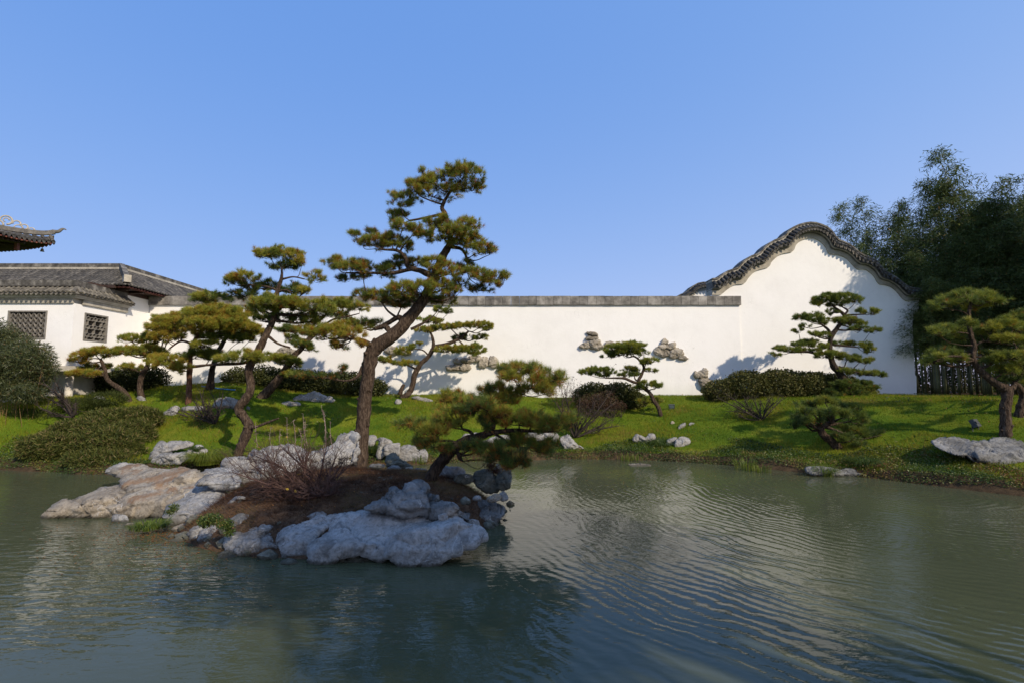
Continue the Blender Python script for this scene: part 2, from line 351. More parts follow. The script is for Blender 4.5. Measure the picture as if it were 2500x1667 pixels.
M['bambooclump'] = leafmat('clump_bamboo_leaves', [(0, (.025, .035, .014)), (.5, (.06, .075, .025)), (.85, (.11, .115, .035)), (1, (.20, .12, .05))], .45, .25, .4)  # own leaf colours of the far-left bamboo clump
M['groundbamboo'] = leafmat('dwarf_bamboo_leaves', [(0, (.022, .034, .008)), (.5, (.065, .080, .016)), (.85, (.12, .115, .028)), (1, (.20, .15, .07))], .6, .25, .15)
M['redleaf'] = leafmat('red_leaves', [(0, (.045, .025, .016)), (.5, (.10, .045, .028)), (1, (.13, .10, .045))], .5)
M['dryleaf'] = leafmat('fallen_leaves', [(0, (.07, .028, .012)), (.5, (.22, .085, .025)), (1, (.40, .20, .045))], .7)
M['yellowleaf'] = leafmat('yellow_leaves', [(0, (.25, .16, .03)), (1, (.42, .30, .04))], .6)
M['grass'] = leafmat('lawn_grass', [(0, (.045, .090, .008)), (.4, (.125, .185, .012)), (.75, (.25, .26, .020)), (1, (.27, .20, .05))], .6, .45, .1)
M['drygrass'] = leafmat('dry_grass_and_needles', [(0, (.045, .022, .012)), (.5, (.12, .06, .03)), (.85, (.20, .12, .06)), (1, (.07, .08, .02))], .8, .2, .1)
M['reed'] = leafmat('reed_blades', [(0, (.04, .07, .015)), (.5, (.12, .17, .02)), (1, (.24, .26, .03))], .5, .4)
M['cover'] = leafmat('bank_ground_cover', [(0, (.018, .035, .010)), (.5, (.06, .10, .016)), (.8, (.16, .15, .03)), (1, (.17, .075, .03))], .5)
M['bare_stem'] = noisy('orange_bamboo_cane', (.13, .075, .03), (.24, .145, .06), 4, .6)
M['culm'] = noisy('bamboo_culm', (.05, .055, .02), (.15, .15, .055), 2, .5, randv=.9)

# lawn sheet
m, t, b = new_mat('lawn_ground'); v = coords(t)
a = N(t, 'ShaderNodeAttribute', attribute_name='tint')
nl = noise_tex(t, v, .8, 6, .65); rl = ramp(t, [(.3, (.045, .095, .007)), (.52, (.10, .150, .010)), (.68, (.18, .185, .018))]); t.links.new(nl, rl.inputs[0])
rs = ramp(t, [(.35, (.04, .028, .016)), (.65, (.10, .065, .035))]); t.links.new(noise_tex(t, v, 8, 8, .7), rs.inputs[0])
k = math_(t, 'ADD', a.outputs['Fac'], math_(t, 'MULTIPLY', math_(t, 'SUBTRACT', noise_tex(t, v, 3, 6, .7), .5), .8)); rk = ramp(t, [(.45, (0, 0, 0)), (.6, (1, 1, 1))]); t.links.new(k, rk.inputs[0])
t.links.new(mix(t, rk.outputs[0], rl.outputs[0], rs.outputs[0]), b.inputs['Base Color']); b.inputs['Roughness'].default_value = .95; b.inputs['Specular IOR Level'].default_value = .1
bump(t, b, noise_tex(t, v, 40, 8, .75), 1, .03); M['lawn'] = m

# pond water: turbid body under a clear rippled surface
m, t, b = new_mat('pond_water'); v = coords(t)
b.inputs['Roughness'].default_value = .015; b.inputs['IOR'].default_value = 1.345
rw = ramp(t, [(.35, (.058, .066, .036)), (.65, (.070, .078, .043))]); t.links.new(noise_tex(t, v, .5, 3), rw.inputs[0]); t.links.new(rw.outputs[0], b.inputs['Base Color'])
sx = N(t, 'ShaderNodeSeparateXYZ'); t.links.new(v, sx.inputs[0]); X_, Y_ = sx.outputs[0], sx.outputs[1]
def ring(cx, cy, lam, warp, amp):
    dx = math_(t, 'SUBTRACT', X_, cx); dy = math_(t, 'SUBTRACT', Y_, cy)
    d = math_(t, 'SQRT', math_(t, 'ADD', math_(t, 'MULTIPLY', dx, dx), math_(t, 'MULTIPLY', dy, dy)))
    ph = math_(t, 'ADD', math_(t, 'MULTIPLY', d, 2 * math.pi / lam), math_(t, 'MULTIPLY', noise_tex(t, v, 1.1, 3, .5), warp))
    ph = math_(t, 'ADD', ph, math_(t, 'MULTIPLY', noise_tex(t, v, 6, 2, .5), 2.2))
    return math_(t, 'MULTIPLY', math_(t, 'SINE', ph), amp)
def lin(a_, b_, sock):   # smooth 0..1 between a_ and b_
    n = N(t, 'ShaderNodeMapRange', interpolation_type='SMOOTHSTEP'); n.inputs['From Min'].default_value = a_; n.inputs['From Max'].default_value = b_; t.links.new(sock, n.inputs[0]); return n.outputs[0]
right = lin(-.9, 1.2, X_)
patch = lin(.40, .60, noise_tex(t, v, .45, 2, .5)); patch2 = lin(.42, .6, noise_tex(t, coords(t, (1.3, .8, 1)), .9, 2, .5))
h1 = math_(t, 'MULTIPLY', ring(7.5, 9.5, .145, 26, .00135), math_(t, 'MULTIPLY_ADD', patch, .75)); h1.node.inputs[1].node.inputs[2].default_value = .35
h1 = math_(t, 'MULTIPLY', h1, right)
h2 = math_(t, 'MULTIPLY', ring(4.8, 7.6, .09, 28, .00055), patch2); h2 = math_(t, 'MULTIPLY', h2, right)
left = lin(0.2, -2.0, X_)
vs_ = coords(t, (1.0, 3.2, 1)); h3 = math_(t, 'MULTIPLY', math_(t, 'SUBTRACT', noise_tex(t, vs_, 3.4, 2, .5, .4), .5), .010)
midY = lin(3.0, 4.8, Y_)
h3 = math_(t, 'MULTIPLY', h3, math_(t, 'MULTIPLY', math_(t, 'ADD', left, .15), midY))
h4 = math_(t, 'MULTIPLY', math_(t, 'SUBTRACT', noise_tex(t, coords(t, (1, 1.7, 1)), 10, 3, .55), .5), .0018)
h5 = math_(t, 'MULTIPLY', math_(t, 'SUBTRACT', noise_tex(t, v, 1.6, 1, .5), .5), .008)
hs = math_(t, 'ADD', math_(t, 'ADD', h1, h2), math_(t, 'ADD', h3, math_(t, 'ADD', h4, h5)))
bump(t, b, hs, 1, 1.0); M['water'] = m

# ------------------------------------------------------------------ ground sheet, water, island soil
def axis(parts):
    out = []
    for a0, a1, st in parts: out += list(np.arange(a0, a1, st))
    return np.array(out + [parts[-1][1]])
xs = axis([(-600, -60, 60), (-60, -24, 4), (-24, 24, .22), (24, 60, 4), (60, 600, 60)])
ys = axis([(-600, -60, 60), (-60, -8, 4), (-8, 8, .5), (8, 20, .17), (20, 60, 4), (60, 600, 60)])
XX, YY = np.meshgrid(xs, ys); ZZ = terrain(XX, YY); dd = sdist(XX, YY, POND)
nx, ny = len(xs), len(ys); idx = np.arange(nx * ny).reshape(ny, nx)
Fq = np.stack([idx[:-1, :-1], idx[:-1, 1:], idx[1:, 1:], idx[1:, :-1]], -1).reshape(-1, 4)
soilness = np.clip(1.05 - dd / .7, 0, 1)
soilness = np.maximum(soilness, .95 * _sm((XX.ravel() - 12.2) / .8) * _sm((YY.ravel() - 16.6) / .5))
me = npmesh('ground', np.stack([XX.ravel(), YY.ravel(), ZZ.ravel()], 1), Fq, soilness, True, [M['lawn']])
tag(link('ground', me), 'grassy bank and lawn sloping from pond up to white wall', kind='structure')
mb = MB(); mb.add([(-30, -3, 0), (30, -3, 0), (30, 15.5, 0), (-30, 15.5, 0)], [(0, 1, 2, 3)])
tag(mb.build('water', M['water']), 'murky green rippled pond water', kind='structure')
g = np.linspace(-1.3, 1.3, 90); gx, gy = np.meshgrid(ISC[0] + g * ISR[0], ISC[1] + g * ISR[1]); gz = island(gx, gy) + rng.normal(0, .006, gx.shape)
idx = np.arange(8100).reshape(90, 90)
me = npmesh('island_soil', np.stack([gx.ravel(), gy.ravel(), gz.ravel()], 1), np.stack([idx[:-1, :-1], idx[:-1, 1:], idx[1:, 1:], idx[1:, :-1]], -1).reshape(-1, 4), None, True, [M['soil']])
tag(link('island_ground', me), 'brown needle-strewn soil mound of the pond island', kind='structure')

# ------------------------------------------------------------------ long garden wall
WY = 18.2
XL, XR = P(352, 800, WY)[0], P(1807, 800, WY)[0]
zc0, zc1 = P(1250, 745.5, WY)[2], P(1250, 724, WY)[2]
wall = empty('garden_wall', (0, WY, 1.5), 'long straight white plastered garden wall capped by grey slabs', 'wall')
mb = MB(); mb.box((XL, WY, .6), (XR, WY + .34, zc0)); mb.build('wall_body', M['plaster'], wall)
cw = (XR + .05 - XL) / 70; mb = MB(); mb.box((0, 0, 0), (cw - .008, .50, zc1 - zc0)); cm = mb.mesh('coping_slab'); cm.materials.append(M['coping'])
for i in range(70):
    o = link('coping_slab', cm, wall)
    o.matrix_parent_inverse.identity(); o.location = Vector((XL + i * cw, WY - .08 + rng.uniform(-.004, .004), zc0 + rng.uniform(-.005, .005))) - wall.location
    o.rotation_euler = (0, rng.uniform(-.004, .004), rng.uniform(-.003, .003))

# ------------------------------------------------------------------ scalloped gable walls
def gable(label, Y, pairs, body_extra, zl, ntiles, thick=.42, rev=True):
    """pairs: ((ix,iy),(ox,oy)) in photograph pixels laid on the wall plane"""
    base = P(*pairs[len(pairs) // 2][0], Y); g = empty('gable_wall', (base[0], Y, 1.6), label, 'wall')
    I = np.array([P(*p[0], Y) for p in pairs]); O = np.array([P(*p[1], Y) for p in pairs])
    If, Of = catmull(I, 8), catmull(O, 8); n = len(If)
    mid = lambda f, i: If[i] * (1 - f) + Of[i] * f
    # white wall
    poly = [tuple(mid(.05, i)[[0, 2]]) for i in range(n)] + body_extra
    mb = MB(); mb.prism(poly, lambda p, k: (p[0], Y + k * thick, p[1])); mb.build('wall_body', M['plaster'], g)
    def strip(f0, f1, y0, y1, name, mat, nm=1):
        mb = MB(); v = []; f = []
        for i in range(n):
            a, b_ = mid(f0, i), mid(f1, i)
            v += [(a[0], Y - y0, a[2]), (b_[0], Y - y1, b_[2]), (b_[0], Y + thick + .05, b_[2]), (a[0], Y + thick + .05, a[2])]
        for i in range(n - 1):
            q = i * 4
            for k in range(4): f.append((q + k, q + 4 + k, q + 4 + (k + 1) % 4, q + (k + 1) % 4))
        f += [(0, 1, 2, 3), tuple(4 * (n - 1) + k for k in (3, 2, 1, 0))]
        mb.add(v, f); return mb.build(name, mat, g)
    strip(0, .30, .05, .05, 'eave_band', M['band'])
    strip(.302, .35, .10, .10, 'fillet', M['fillet']); strip(.352, .385, .14, .14, 'fillet', M['band'])
    strip(.387, .80, .17, .06, 'tile_bed', M['fillet'])
    strip(.802, .90, .09, .09, 'ridge_course', M['band'])
    # ridge caps, one by one
    L = np.concatenate([[0], np.cumsum(np.linalg.norm(np.diff(Of, axis=0), axis=1))])
    def at(s_, f):
        i = min(np.searchsorted(L, s_) , n - 1); i = max(i, 1); k = (s_ - L[i - 1]) / (L[i] - L[i - 1] + 1e-9)
        return mid(f, i - 1) * (1 - k) + mid(f, i) * k
    nc = int(L[-1] / .22)
    for j in range(nc):
        a0, a1 = L[-1] * j / nc + .003, L[-1] * (j + 1) / nc - .003
        mb = MB(); q = [at(a0, .905), at(a1, .905), at(a1, 1.0), at(a0, 1.0)]
        mb.prism([(p[0], p[2]) for p in q], lambda p, k: (p[0], Y - .13 + k * (thick + .22), p[1])); mb.build('ridge_brick', M['ridge'], g)
    # barrel tiles
    for j in range(ntiles):
        s_ = L[-1] * (j + .5) / ntiles
        a, b_ = at(s_, .78), at(s_, .50); a = a + [0, -.08, 0]; b_ = b_ + [0, -.30, 0]
        tdir = at(min(s_ + .05, L[-1]), .6) - at(max(s_ - .05, 0), .6); tdir /= np.linalg.norm(tdir)
        ax = b_ - a; nrm = np.cross(ax, tdir); nrm /= np.linalg.norm(nrm)
        if nrm[1] > 0: nrm = -nrm
        r_ = min(.066, L[-1] / ntiles * .40); v = []; f = []; K = 7
        for e, (p, rr) in enumerate(((a, r_ * .85), (a * .35 + b_ * .65, r_), (a * .35 + b_ * .65, r_ * .9), (b_, r_ * 1.02))):
            for k in range(K):
                an = math.pi * k / (K - 1); v.append(p + tdir * math.cos(an) * rr + nrm * math.sin(an) * rr * 1.1)
        for e in range(3):
            for k in range(K - 1): f.append((e * K + k, e * K + k + 1, (e + 1) * K + k + 1, (e + 1) * K + k))
        f.append(tuple(3 * K + k for k in range(K)))
        mb = MB(); mb.add(v, f); mb.build('barrel_tile', M['tile'], g)
        # drip tile between
        s2 = L[-1] * (j + 1) / ntiles
        if j < ntiles - 1:
            c = at(s2, .47) + [0, -.30, 0]; t2 = tdir * r_ * .95; dn = at(s2, .36) - at(s2, .47); dn /= np.linalg.norm(dn)
            mb = MB(); mb.add([c - t2, c - t2 * .7 + dn * .05, c + dn * .085, c + t2 * .7 + dn * .05, c + t2, c - t2 + [0, .12, .05], c + t2 + [0, .12, .05]],
                              [(0, 1, 2, 3, 4), (0, 4, 6, 5)]); mb.build('drip_tile', M['tile'], g)
    return g, If, Of
Zg = lambda x, y: (1640 + x / 3.136, 500 + y / 3.136)
pr = [((304, 692), (300, 568)), ((370, 690), (345, 562)), ((430, 645), (395, 522)), ((480, 615), (440, 500)), ((550, 605), (490, 488)), ((590, 555), (535, 440)), ((645, 508), (590, 398)),
      ((735, 480), (660, 372)), ((765, 435), (705, 322)), ((830, 383), (765, 278)), ((920, 360), (840, 250)), ((950, 308), (880, 205)), ((1000, 270), (950, 160)), ((1065, 257), (1065, 138)),
      ((1120, 275), (1170, 170)), ((1170, 320), (1215, 205)), ((1200, 375), (1255, 262)), ((1270, 387), (1320, 292)), ((1335, 415), (1375, 325)), ((1410, 490), (1440, 380)), ((1480, 500), (1500, 405)),
      ((1540, 545), (1550, 430)), ((1580, 605), (1600, 490)), ((1650, 622), (1650, 528)), ((1705, 655), (1705, 560)), ((1775, 730), (1790, 625)), ((1830, 732), (1840, 640)), ((1893, 732), (1893, 645))]
GY = 18.24
ex = [tuple(P(*Zg(*p), GY)[[0, 2]]) for p in ((1889, 800), (1886, 820), (1850, 842), (1849, 885), (1842, 892), (1862, 1300), (1873, 1310), (1876, 1480))]
ex = ex + [(ex[-1][0], .5), (P(*Zg(304, 700), GY)[0], .5)]
gable('tall white gable wall with scalloped tiled outline beside the bamboo', GY, [(Zg(*a), Zg(*b)) for a, b in pr], ex, 0, 62)
Zs = lambda x, y: (1640 + x / 7.127, 540 + y / 7.127)
pr2 = [((330, 1345), (60, 1335)), ((350, 1315), (150, 1270)), ((400, 1280), (240, 1245)), ((440, 1245), (300, 1180)), ((480, 1225), (370, 1120)), ((540, 1215), (450, 1080)), ((600, 1212), (530, 1066)), ((700, 1214), (640, 1072)), ((800, 1240), (800, 1110))]
SY = 20.5
ex2 = [(P(*Zs(800, 1240), SY)[0], 1.2), (P(*Zs(330, 1345), SY)[0], 1.2)]
gable('smaller scalloped gable peeking over the wall behind the tall gable', SY, [(Zs(*a), Zs(*b)) for a, b in pr2], ex2, 0, 14)

# ------------------------------------------------------------------ corridor building at left
cor = empty('corridor_building', (-15, 15, 1.5), 'white corridor building with lattice windows and grey tiled roofs at pond edge', 'building')
BX, BY = -13.5, 15.0
zs = P(171, 893, BY)[2]; zb0, zb1 = P(100, 741, BY)[2], P(100, 728.5, BY)[2]
def PX(px, py):  # on the side wall plane x = BX
    d = ray(px, py); return CAM + d * (BX / d[0])
# windows (front: x range, z range ; side: y range)
w1a, w1b = P(21, 759, BY), P(111, 828, BY); w2a, w2b = PX(207, 763), PX(264, 771)
zw0, zw1 = w1b[2], w1a[2]
mb = MB(); T_ = .25
def wallpieces(mb, u0, u1, z0, z1, wu0, wu1, wz0, wz1, fn):
    for a, b_, c, d in ((u0, wu0, z0, z1), (wu1, u1, z0, z1), (wu0, wu1, z0, wz0), (wu0, wu1, wz1, z1)): fn(mb, a, b_, c, d)
zr1 = 5.0
wallpieces(mb, -24, BX, zs, zb0, w1a[0], w1b[0], zw0, zw1, lambda m_, a, b_, c, d: m_.box((a, BY, c), (b_, BY + T_, d)))
mb.build('front_wall', M['plaster'], cor)
mb = MB()
wallpieces(mb, BY + T_, 17.04, zs, zb0, w2a[1], w2b[1], zw0, zw1, lambda m_, a, b_, c, d: m_.box((BX - T_, a, c), (BX, b_, d)))
mb.build('side_wall', M['plaster'], cor)
mb = MB(); mb.box((BX - .35, 17.04, 1.0), (BX - .06, WY + .3, 5.32)); mb.build('set_back_wall', M['plaster'], cor)
mb = MB(); mb.box((BX - .05, 17.9, 5.0), (BX + .5, 18.1, 5.3)); 
# bracket timbers under the big eave
mb = MB()
for yy in (16.6, 17.2): mb.bar((BX - .6, yy, 5.28), (BX + .45, yy, 5.28), .09, .12)
mb.bar((BX - .1, 15.6, 5.22), (BX - .1, 18.1, 5.22), .12, .14); mb.bar((BX - .6, 16.25, 5.28), (BX + .2, 16.25, 5.28), .08, .1)
mb.build('roof_beam', M['timber'], cor)
# slab and under-storey
mb = MB(); mb.box((-24, BY - .18, zs - .16), (BX + .18, 17.0, zs)); mb.build('floor_slab', M['slab'], cor)
mb = MB(); mb.box((-24, BY + .55, .3), (BX - .35, BY + .8, zs - .16)); mb.box((BX - .6, BY + .8, .3), (BX - .35, 18.2, zs - .16)); mb.build('base_wall', M['slab'], cor)
for cx_, cy_ in ((BX - .05, BY + .1), (BX - 2.2, BY + .1), (BX - 4.4, BY + .1), (BX - .05, 16.8)):
    mb = MB(); mb.tube([(cx_, cy_, .3), (cx_, cy_, zs - .16)], [.1, .1], 14); mb.build('column', M['slab'], cor)
# bands, courses
for a0, a1 in [(-24 + i * .42, -24 + (i + 1) * .42 - .006) for i in range(25)]:
    a1 = min(a1, BX + .06)
    if a0 < BX: mb = MB(); mb.box((a0, BY - .06, zb0), (a1, BY + .25, zb1)); mb.build('band_stone', M['band'], cor)
for i in range(5):
    y0 = BY + .252 + i * .36; mb = MB(); mb.box((BX - .25, y0, zb0), (BX + .06, y0 + .354, zb1)); mb.build('band_stone', M['band'], cor)
mb = MB(); mb.box((-24, BY - .10, zb1 + .002), (BX + .10, BY + .3, zb1 + .045)); mb.box((BX - .25, BY + .302, zb1 + .002), (BX + .10, 17.05, zb1 + .045))
mb.box((-24, BY - .16, zb1 + .047), (BX + .16, BY + .3, zb1 + .085)); mb.box((BX - .25, BY + .302, zb1 + .047), (BX + .16, 17.08, zb1 + .085)); mb.build('fillet', M['slab'], cor)
# small wall-top eave : tiles sloping outward from ridge box
ze = zb1 + .13; zt = ze + .22; zr0, zrt = zt + .03, zt + .21
mb = MB(); mb.add([(-24, BY - .26, ze - .03), (BX + .26, BY - .26, ze - .03), (BX, BY + .06, zt), (-24, BY + .06, zt), (-24, BY - .1, zb1 + .08), (BX + .1, BY - .1, zb1 + .08)],
                  [(0, 1, 2, 3), (0, 4, 5, 1)])
mb.add([(BX + .26, BY - .26, ze - .03), (BX + .26, 17.1, ze - .03), (BX, 17.1, zt), (BX, BY + .06, zt), (BX + .1, BY - .1, zb1 + .08), (BX + .1, 17.1, zb1 + .08)], [(0, 1, 2, 3), (0, 4, 5, 1)])
mb.build('tile_bed', M['tile_warm'], cor)
def half_tile(mb, p, q, nrm, r0, r1, K=6, end=True):
    p = np.array(p, float); q = np.array(q, float); ax = q - p; ax /= np.linalg.norm(ax); nrm = np.array(nrm, float); nrm -= ax * (nrm @ ax); nrm /= np.linalg.norm(nrm); tt = np.cross(ax, nrm)
    v = []
    for c, r in ((p, r0), (q, r1)):
        for k in range(K): an = math.pi * k / (K - 1); v.append(c + tt * math.cos(an) * r + nrm * math.sin(an) * r)
    f = [(k, k + 1, K + k + 1, K + k) for k in range(K - 1)]
    if end: f.append(tuple(range(K, 2 * K)))
    mb.add(v, f)
def tile_row(p, q, nrm, r, seg, name, mat, parent):
    """one run of overlapping cover tiles from top p down to q"""
    p = np.array(p, float); q = np.array(q, float); n = max(1, int(round(np.linalg.norm(q - p) / seg))); mb = MB()
    for i in range(n):
        a = p + (q - p) * i / n; b_ = p + (q - p) * (i + 1.12) / n if i < n - 1 else q
        half_tile(mb, a, b_, nrm, r * .86, r * rng.uniform(1.0, 1.1))
    return mb.build(name, mat, parent)
x = BX + .2
while x > -17.6:
    dx = max(0, x - BX)
    tile_row((x - dx, BY + .06 + 0 * dx, zt + .01) if dx == 0 else (BX, BY + .06, zt + .01), (x, BY - .28, ze), (0, -.4, 1), .052, .17, 'eave_tile', M['tile_warm'], cor)
    mb = MB(); xm = x - .075; mb.add([(xm - .055, BY - .275, ze - .02), (xm - .03, BY - .285, ze - .07), (xm, BY - .29, ze - .085), (xm + .03, BY - .285, ze - .07), (xm + .055, BY - .275, ze - .02)], [(0, 1, 2, 3, 4)]); mb.build('drip_tile', M['tile_warm'], cor)
    x -= .15
y = BY - .1
while y < 17.05:
    tile_row((BX, max(y, BY + .06), zt + .01), (BX + .28, y, ze), (.4, 0, 1), .052, .17, 'eave_tile', M['tile_warm'], cor)
    y += .15
for i in range(34):
    x1 = BX + .03 - i * .13; mb = MB(); mb.box((x1 - .124, BY - .03, zr0), (x1, BY + .2, zrt)); mb.build('ridge_brick', M['ridge'], cor)
for i in range(14):
    y1 = BY + .206 + i * .13; mb = MB(); mb.box((BX - .2, y1, zr0), (BX + .03, y1 + .124, zrt - .002 * i)); mb.build('ridge_brick', M['ridge'], cor)
# main pitched roof: ridge along X then turning back along Y
RX, RY, RZ = -14.15, 17.5, P(277, 650, 17.5)[2] - .12
EX, EY, EZ = -12.95, 16.3, 5.36
mb = MB()
mb.add([(-24, EY, EZ), (EX, EY, EZ), (RX, RY, RZ), (-24, RY, RZ)], [(0, 1, 2, 3)]); mb.add([(-24, 18.7, EZ), (-15.35, 18.7, EZ), (RX, RY, RZ), (-24, RY, RZ)], [(0, 1, 2, 3)])
mb.add([(EX, EY, EZ), (EX, 30, EZ), (RX, 30, RZ), (RX, RY, RZ)], [(0, 1, 2, 3)]); mb.add([(-15.35, 18.7, EZ), (-15.35, 30, EZ), (RX, 30, RZ), (RX, RY, RZ)], [(0, 1, 2, 3)])
mb.build('roof_bed', M['tile'], cor)
mb = MB(); mb.add([(-24, EY + .02, EZ - .06), (EX - .02, EY + .02, EZ - .06), (EX - .02, 30, EZ - .06), (-15.3, 30, EZ - .06), (-15.3, 18.6, EZ - .06), (-24, 18.6, EZ - .06)], [(0, 1, 2, 3, 4, 5)])
mb.build('soffit', M['timber'], cor)
run = RY - EY
x = EX - .05
while x > -19.3:
    dx = max(0, x - RX); f = dx / run
    f = min(f, .97); top = np.array((x, RY - f * run, RZ + (EZ - RZ) * f + .015)); bot = np.array((x, EY - .07, EZ - .03))
    tile_row(top, bot, (0, -.6, 1), .05, .19, 'roof_tile_row', M['tile'], cor)
    mb = MB(); xm = x - .07; mb.box((xm - .03, EY + .0, EZ - .085), (xm + .03, EY + .18, EZ - .045)); 
    if x > -15.2: mb.build('rafter_end', M['redboard'], cor)
    x -= .14
y = EY + .05
while y < 26:
    dy = max(0, RY - y); f = dy / run; top = np.array((RX + f * run, y, RZ + (EZ - RZ) * f + .015)); bot = np.array((EX + .07, y, EZ - .03))
    if np.linalg.norm(top - bot) > .08: tile_row(top, bot, (.6, 0, 1), .05, .19, 'roof_tile_row', M['tile'], cor)
    mb = MB(); mb.box((EX - .2, y + .04, EZ - .085), (EX + .0, y + .10, EZ - .045))
    if y < 18.3: mb.build('rafter_end', M['redboard'], cor)
    y += .14
nseg = 60
for i in range(nseg):
    x1 = RX + .06 - i * .12; 
    if x1 < -19.4: break
    mb = MB(); mb.box((x1 - .115, RY - .09, RZ + .05), (x1, RY + .09, RZ + .20)); mb.build('ridge_brick', M['ridge'], cor)
mb = MB(); mb.box((-24, RY - .12, RZ - .02), (RX + .1, RY + .12, RZ + .048)); mb.box((RX - .12, RY + .122, RZ - .02), (RX + .12, 30, RZ + .048)); mb.build('ridge_course', M['band'], cor)
for i in range(58):
    y1 = RY + .1 + i * .16; mb = MB(); mb.box((RX - .09, y1, RZ + .05), (RX + .09, y1 + .153, RZ + .19)); mb.build('ridge_brick', M['ridge'], cor)
mb = MB()
hp = catmull([(RX, RY, RZ + .11), (RX + .35, RY - .35, RZ - .07), (RX + .75, RY - .75, RZ - .36), (EX - .12, EY + .12, EZ + .22)], 5)
for a, b_ in zip(hp[:-1], hp[1:]): mb.bar(a, b_, .15, .2)
mb.build('hip_ridge', M['ridge'], cor)
mb = MB(); mb.bar((EX - .2, EY + .2, EZ + .2), (EX + .05, EY - .05, EZ + .2), .2, .24); mb.build('hip_end_block', M['band'], cor)

# lattice windows
def window(pfn, u0, u1, z0, z1, pattern):
    """pfn(u, z, depth) -> 3d, depth>0 goes into the wall"""
    mb = MB(); fw = .045
    def bx(a, b_, c, d, d0, d1):
        v = [pfn(u, z, dp) for dp in (d0, d1) for u, z in ((a, c), (b_, c), (b_, d), (a, d))]
        mb.add(v, [(0, 1, 2, 3), (7, 6, 5, 4), (0, 4, 5, 1), (1, 5, 6, 2), (2, 6, 7, 3), (3, 7, 4, 0)])
    bx(u0, u1, z0, z0 + fw, -.02, .16); bx(u0, u1, z1 - fw, z1, -.02, .16); bx(u0, u0 + fw, z0 + fw, z1 - fw, -.02, .16); bx(u1 - fw, u1, z0 + fw, z1 - fw, -.02, .16)
    fr = mb.build('window_frame', M['window'], cor)
    segs = []; a0, a1, c0, c1 = u0 + fw, u1 - fw, z0 + fw, z1 - fw; W_, H_ = a1 - a0, c1 - c0
    if pattern == 0:
        R_, K_ = 5, 7
        for r in range(R_ + 1): 
            if 0 < r < R_: segs.append((a0, c0 + H_ * r / R_, a1, c0 + H_ * r / R_))
            if r < R_:
                for k in range(K_):
                    xl = a0 + W_ * k / K_; xm = a0 + W_ * (k + .5) / K_; xr = a0 + W_ * (k + 1) / K_; zb_, zt_ = c0 + H_ * r / R_, c0 + H_ * (r + 1) / R_
                    segs += [(xl, zb_, xm, zt_), (xm, zt_, xr, zb_)]
    else:
        n_ = 3; cw_, ch_ = W_ / n_, H_ / 3
        for i in range(n_):
            for j in range(3):
                ox, oz = a0 + i * cw_, c0 + j * ch_; r = .28
                hx = [(ox + cw_ * (.5 + r * math.cos(math.radians(30 + 60 * k))), oz + ch_ * (.5 + r * math.sin(math.radians(30 + 60 * k)))) for k in range(6)]
                for k in range(6): segs.append((*hx[k], *hx[(k + 1) % 6]))
                ends = [(ox + cw_, oz + ch_ * .5 + ch_ * .2), (ox + cw_ * .5, oz + ch_), (ox, oz + ch_ * .7), (ox, oz + ch_ * .3), (ox + cw_ * .5, oz), (ox + cw_, oz + ch_ * .3)]
                for k in range(6): segs.append((*hx[k], *ends[k]))
                segs += [(ox + cw_ * .5, oz + ch_ * .22, ox + cw_ * .5, oz + ch_ * .5)]
    for s_ in segs:
        x0_, y0_, x1_, y1_ = s_; L_ = math.hypot(x1_ - x0_, y1_ - y0_)
        if L_ < .02: continue
        px_, pz_ = -(y1_ - y0_) / L_ * .008, (x1_ - x0_) / L_ * .008; mb = MB()
        v = [pfn(u, z, dp) for dp in (.02, .12) for u, z in ((x0_ - px_, y0_ - pz_), (x1_ - px_, y1_ - pz_), (x1_ + px_, y1_ + pz_), (x0_ + px_, y0_ + pz_))]
        mb.add(v, [(0, 1, 2, 3), (7, 6, 5, 4), (0, 4, 5, 1), (1, 5, 6, 2), (2, 6, 7, 3), (3, 7, 4, 0)]); 
        lb = mb.build('lattice_bar', M['window'], None); lb.parent = fr; lb.matrix_parent_inverse = parent_inv(cor) if False else lb.matrix_parent_inverse
        WB.append(lb)
    mb = MB(); v = [pfn(u, z, dp) for dp in (.17, .2) for u, z in ((u0, z0), (u1, z0), (u1, z1), (u0, z1))]
    mb.add(v, [(0, 1, 2, 3), (7, 6, 5, 4), (0, 4, 5, 1), (1, 5, 6, 2), (2, 6, 7, 3), (3, 7, 4, 0)]); mb.build('window_back', M['panel'], cor)
WB = []
window(lambda u, z, d: (u, BY + d, z), w1a[0], w1b[0], zw0, zw1, 0)
window(lambda u, z, d: (BX - d, u, z), w2a[1], w2b[1], zw0, zw1, 1)

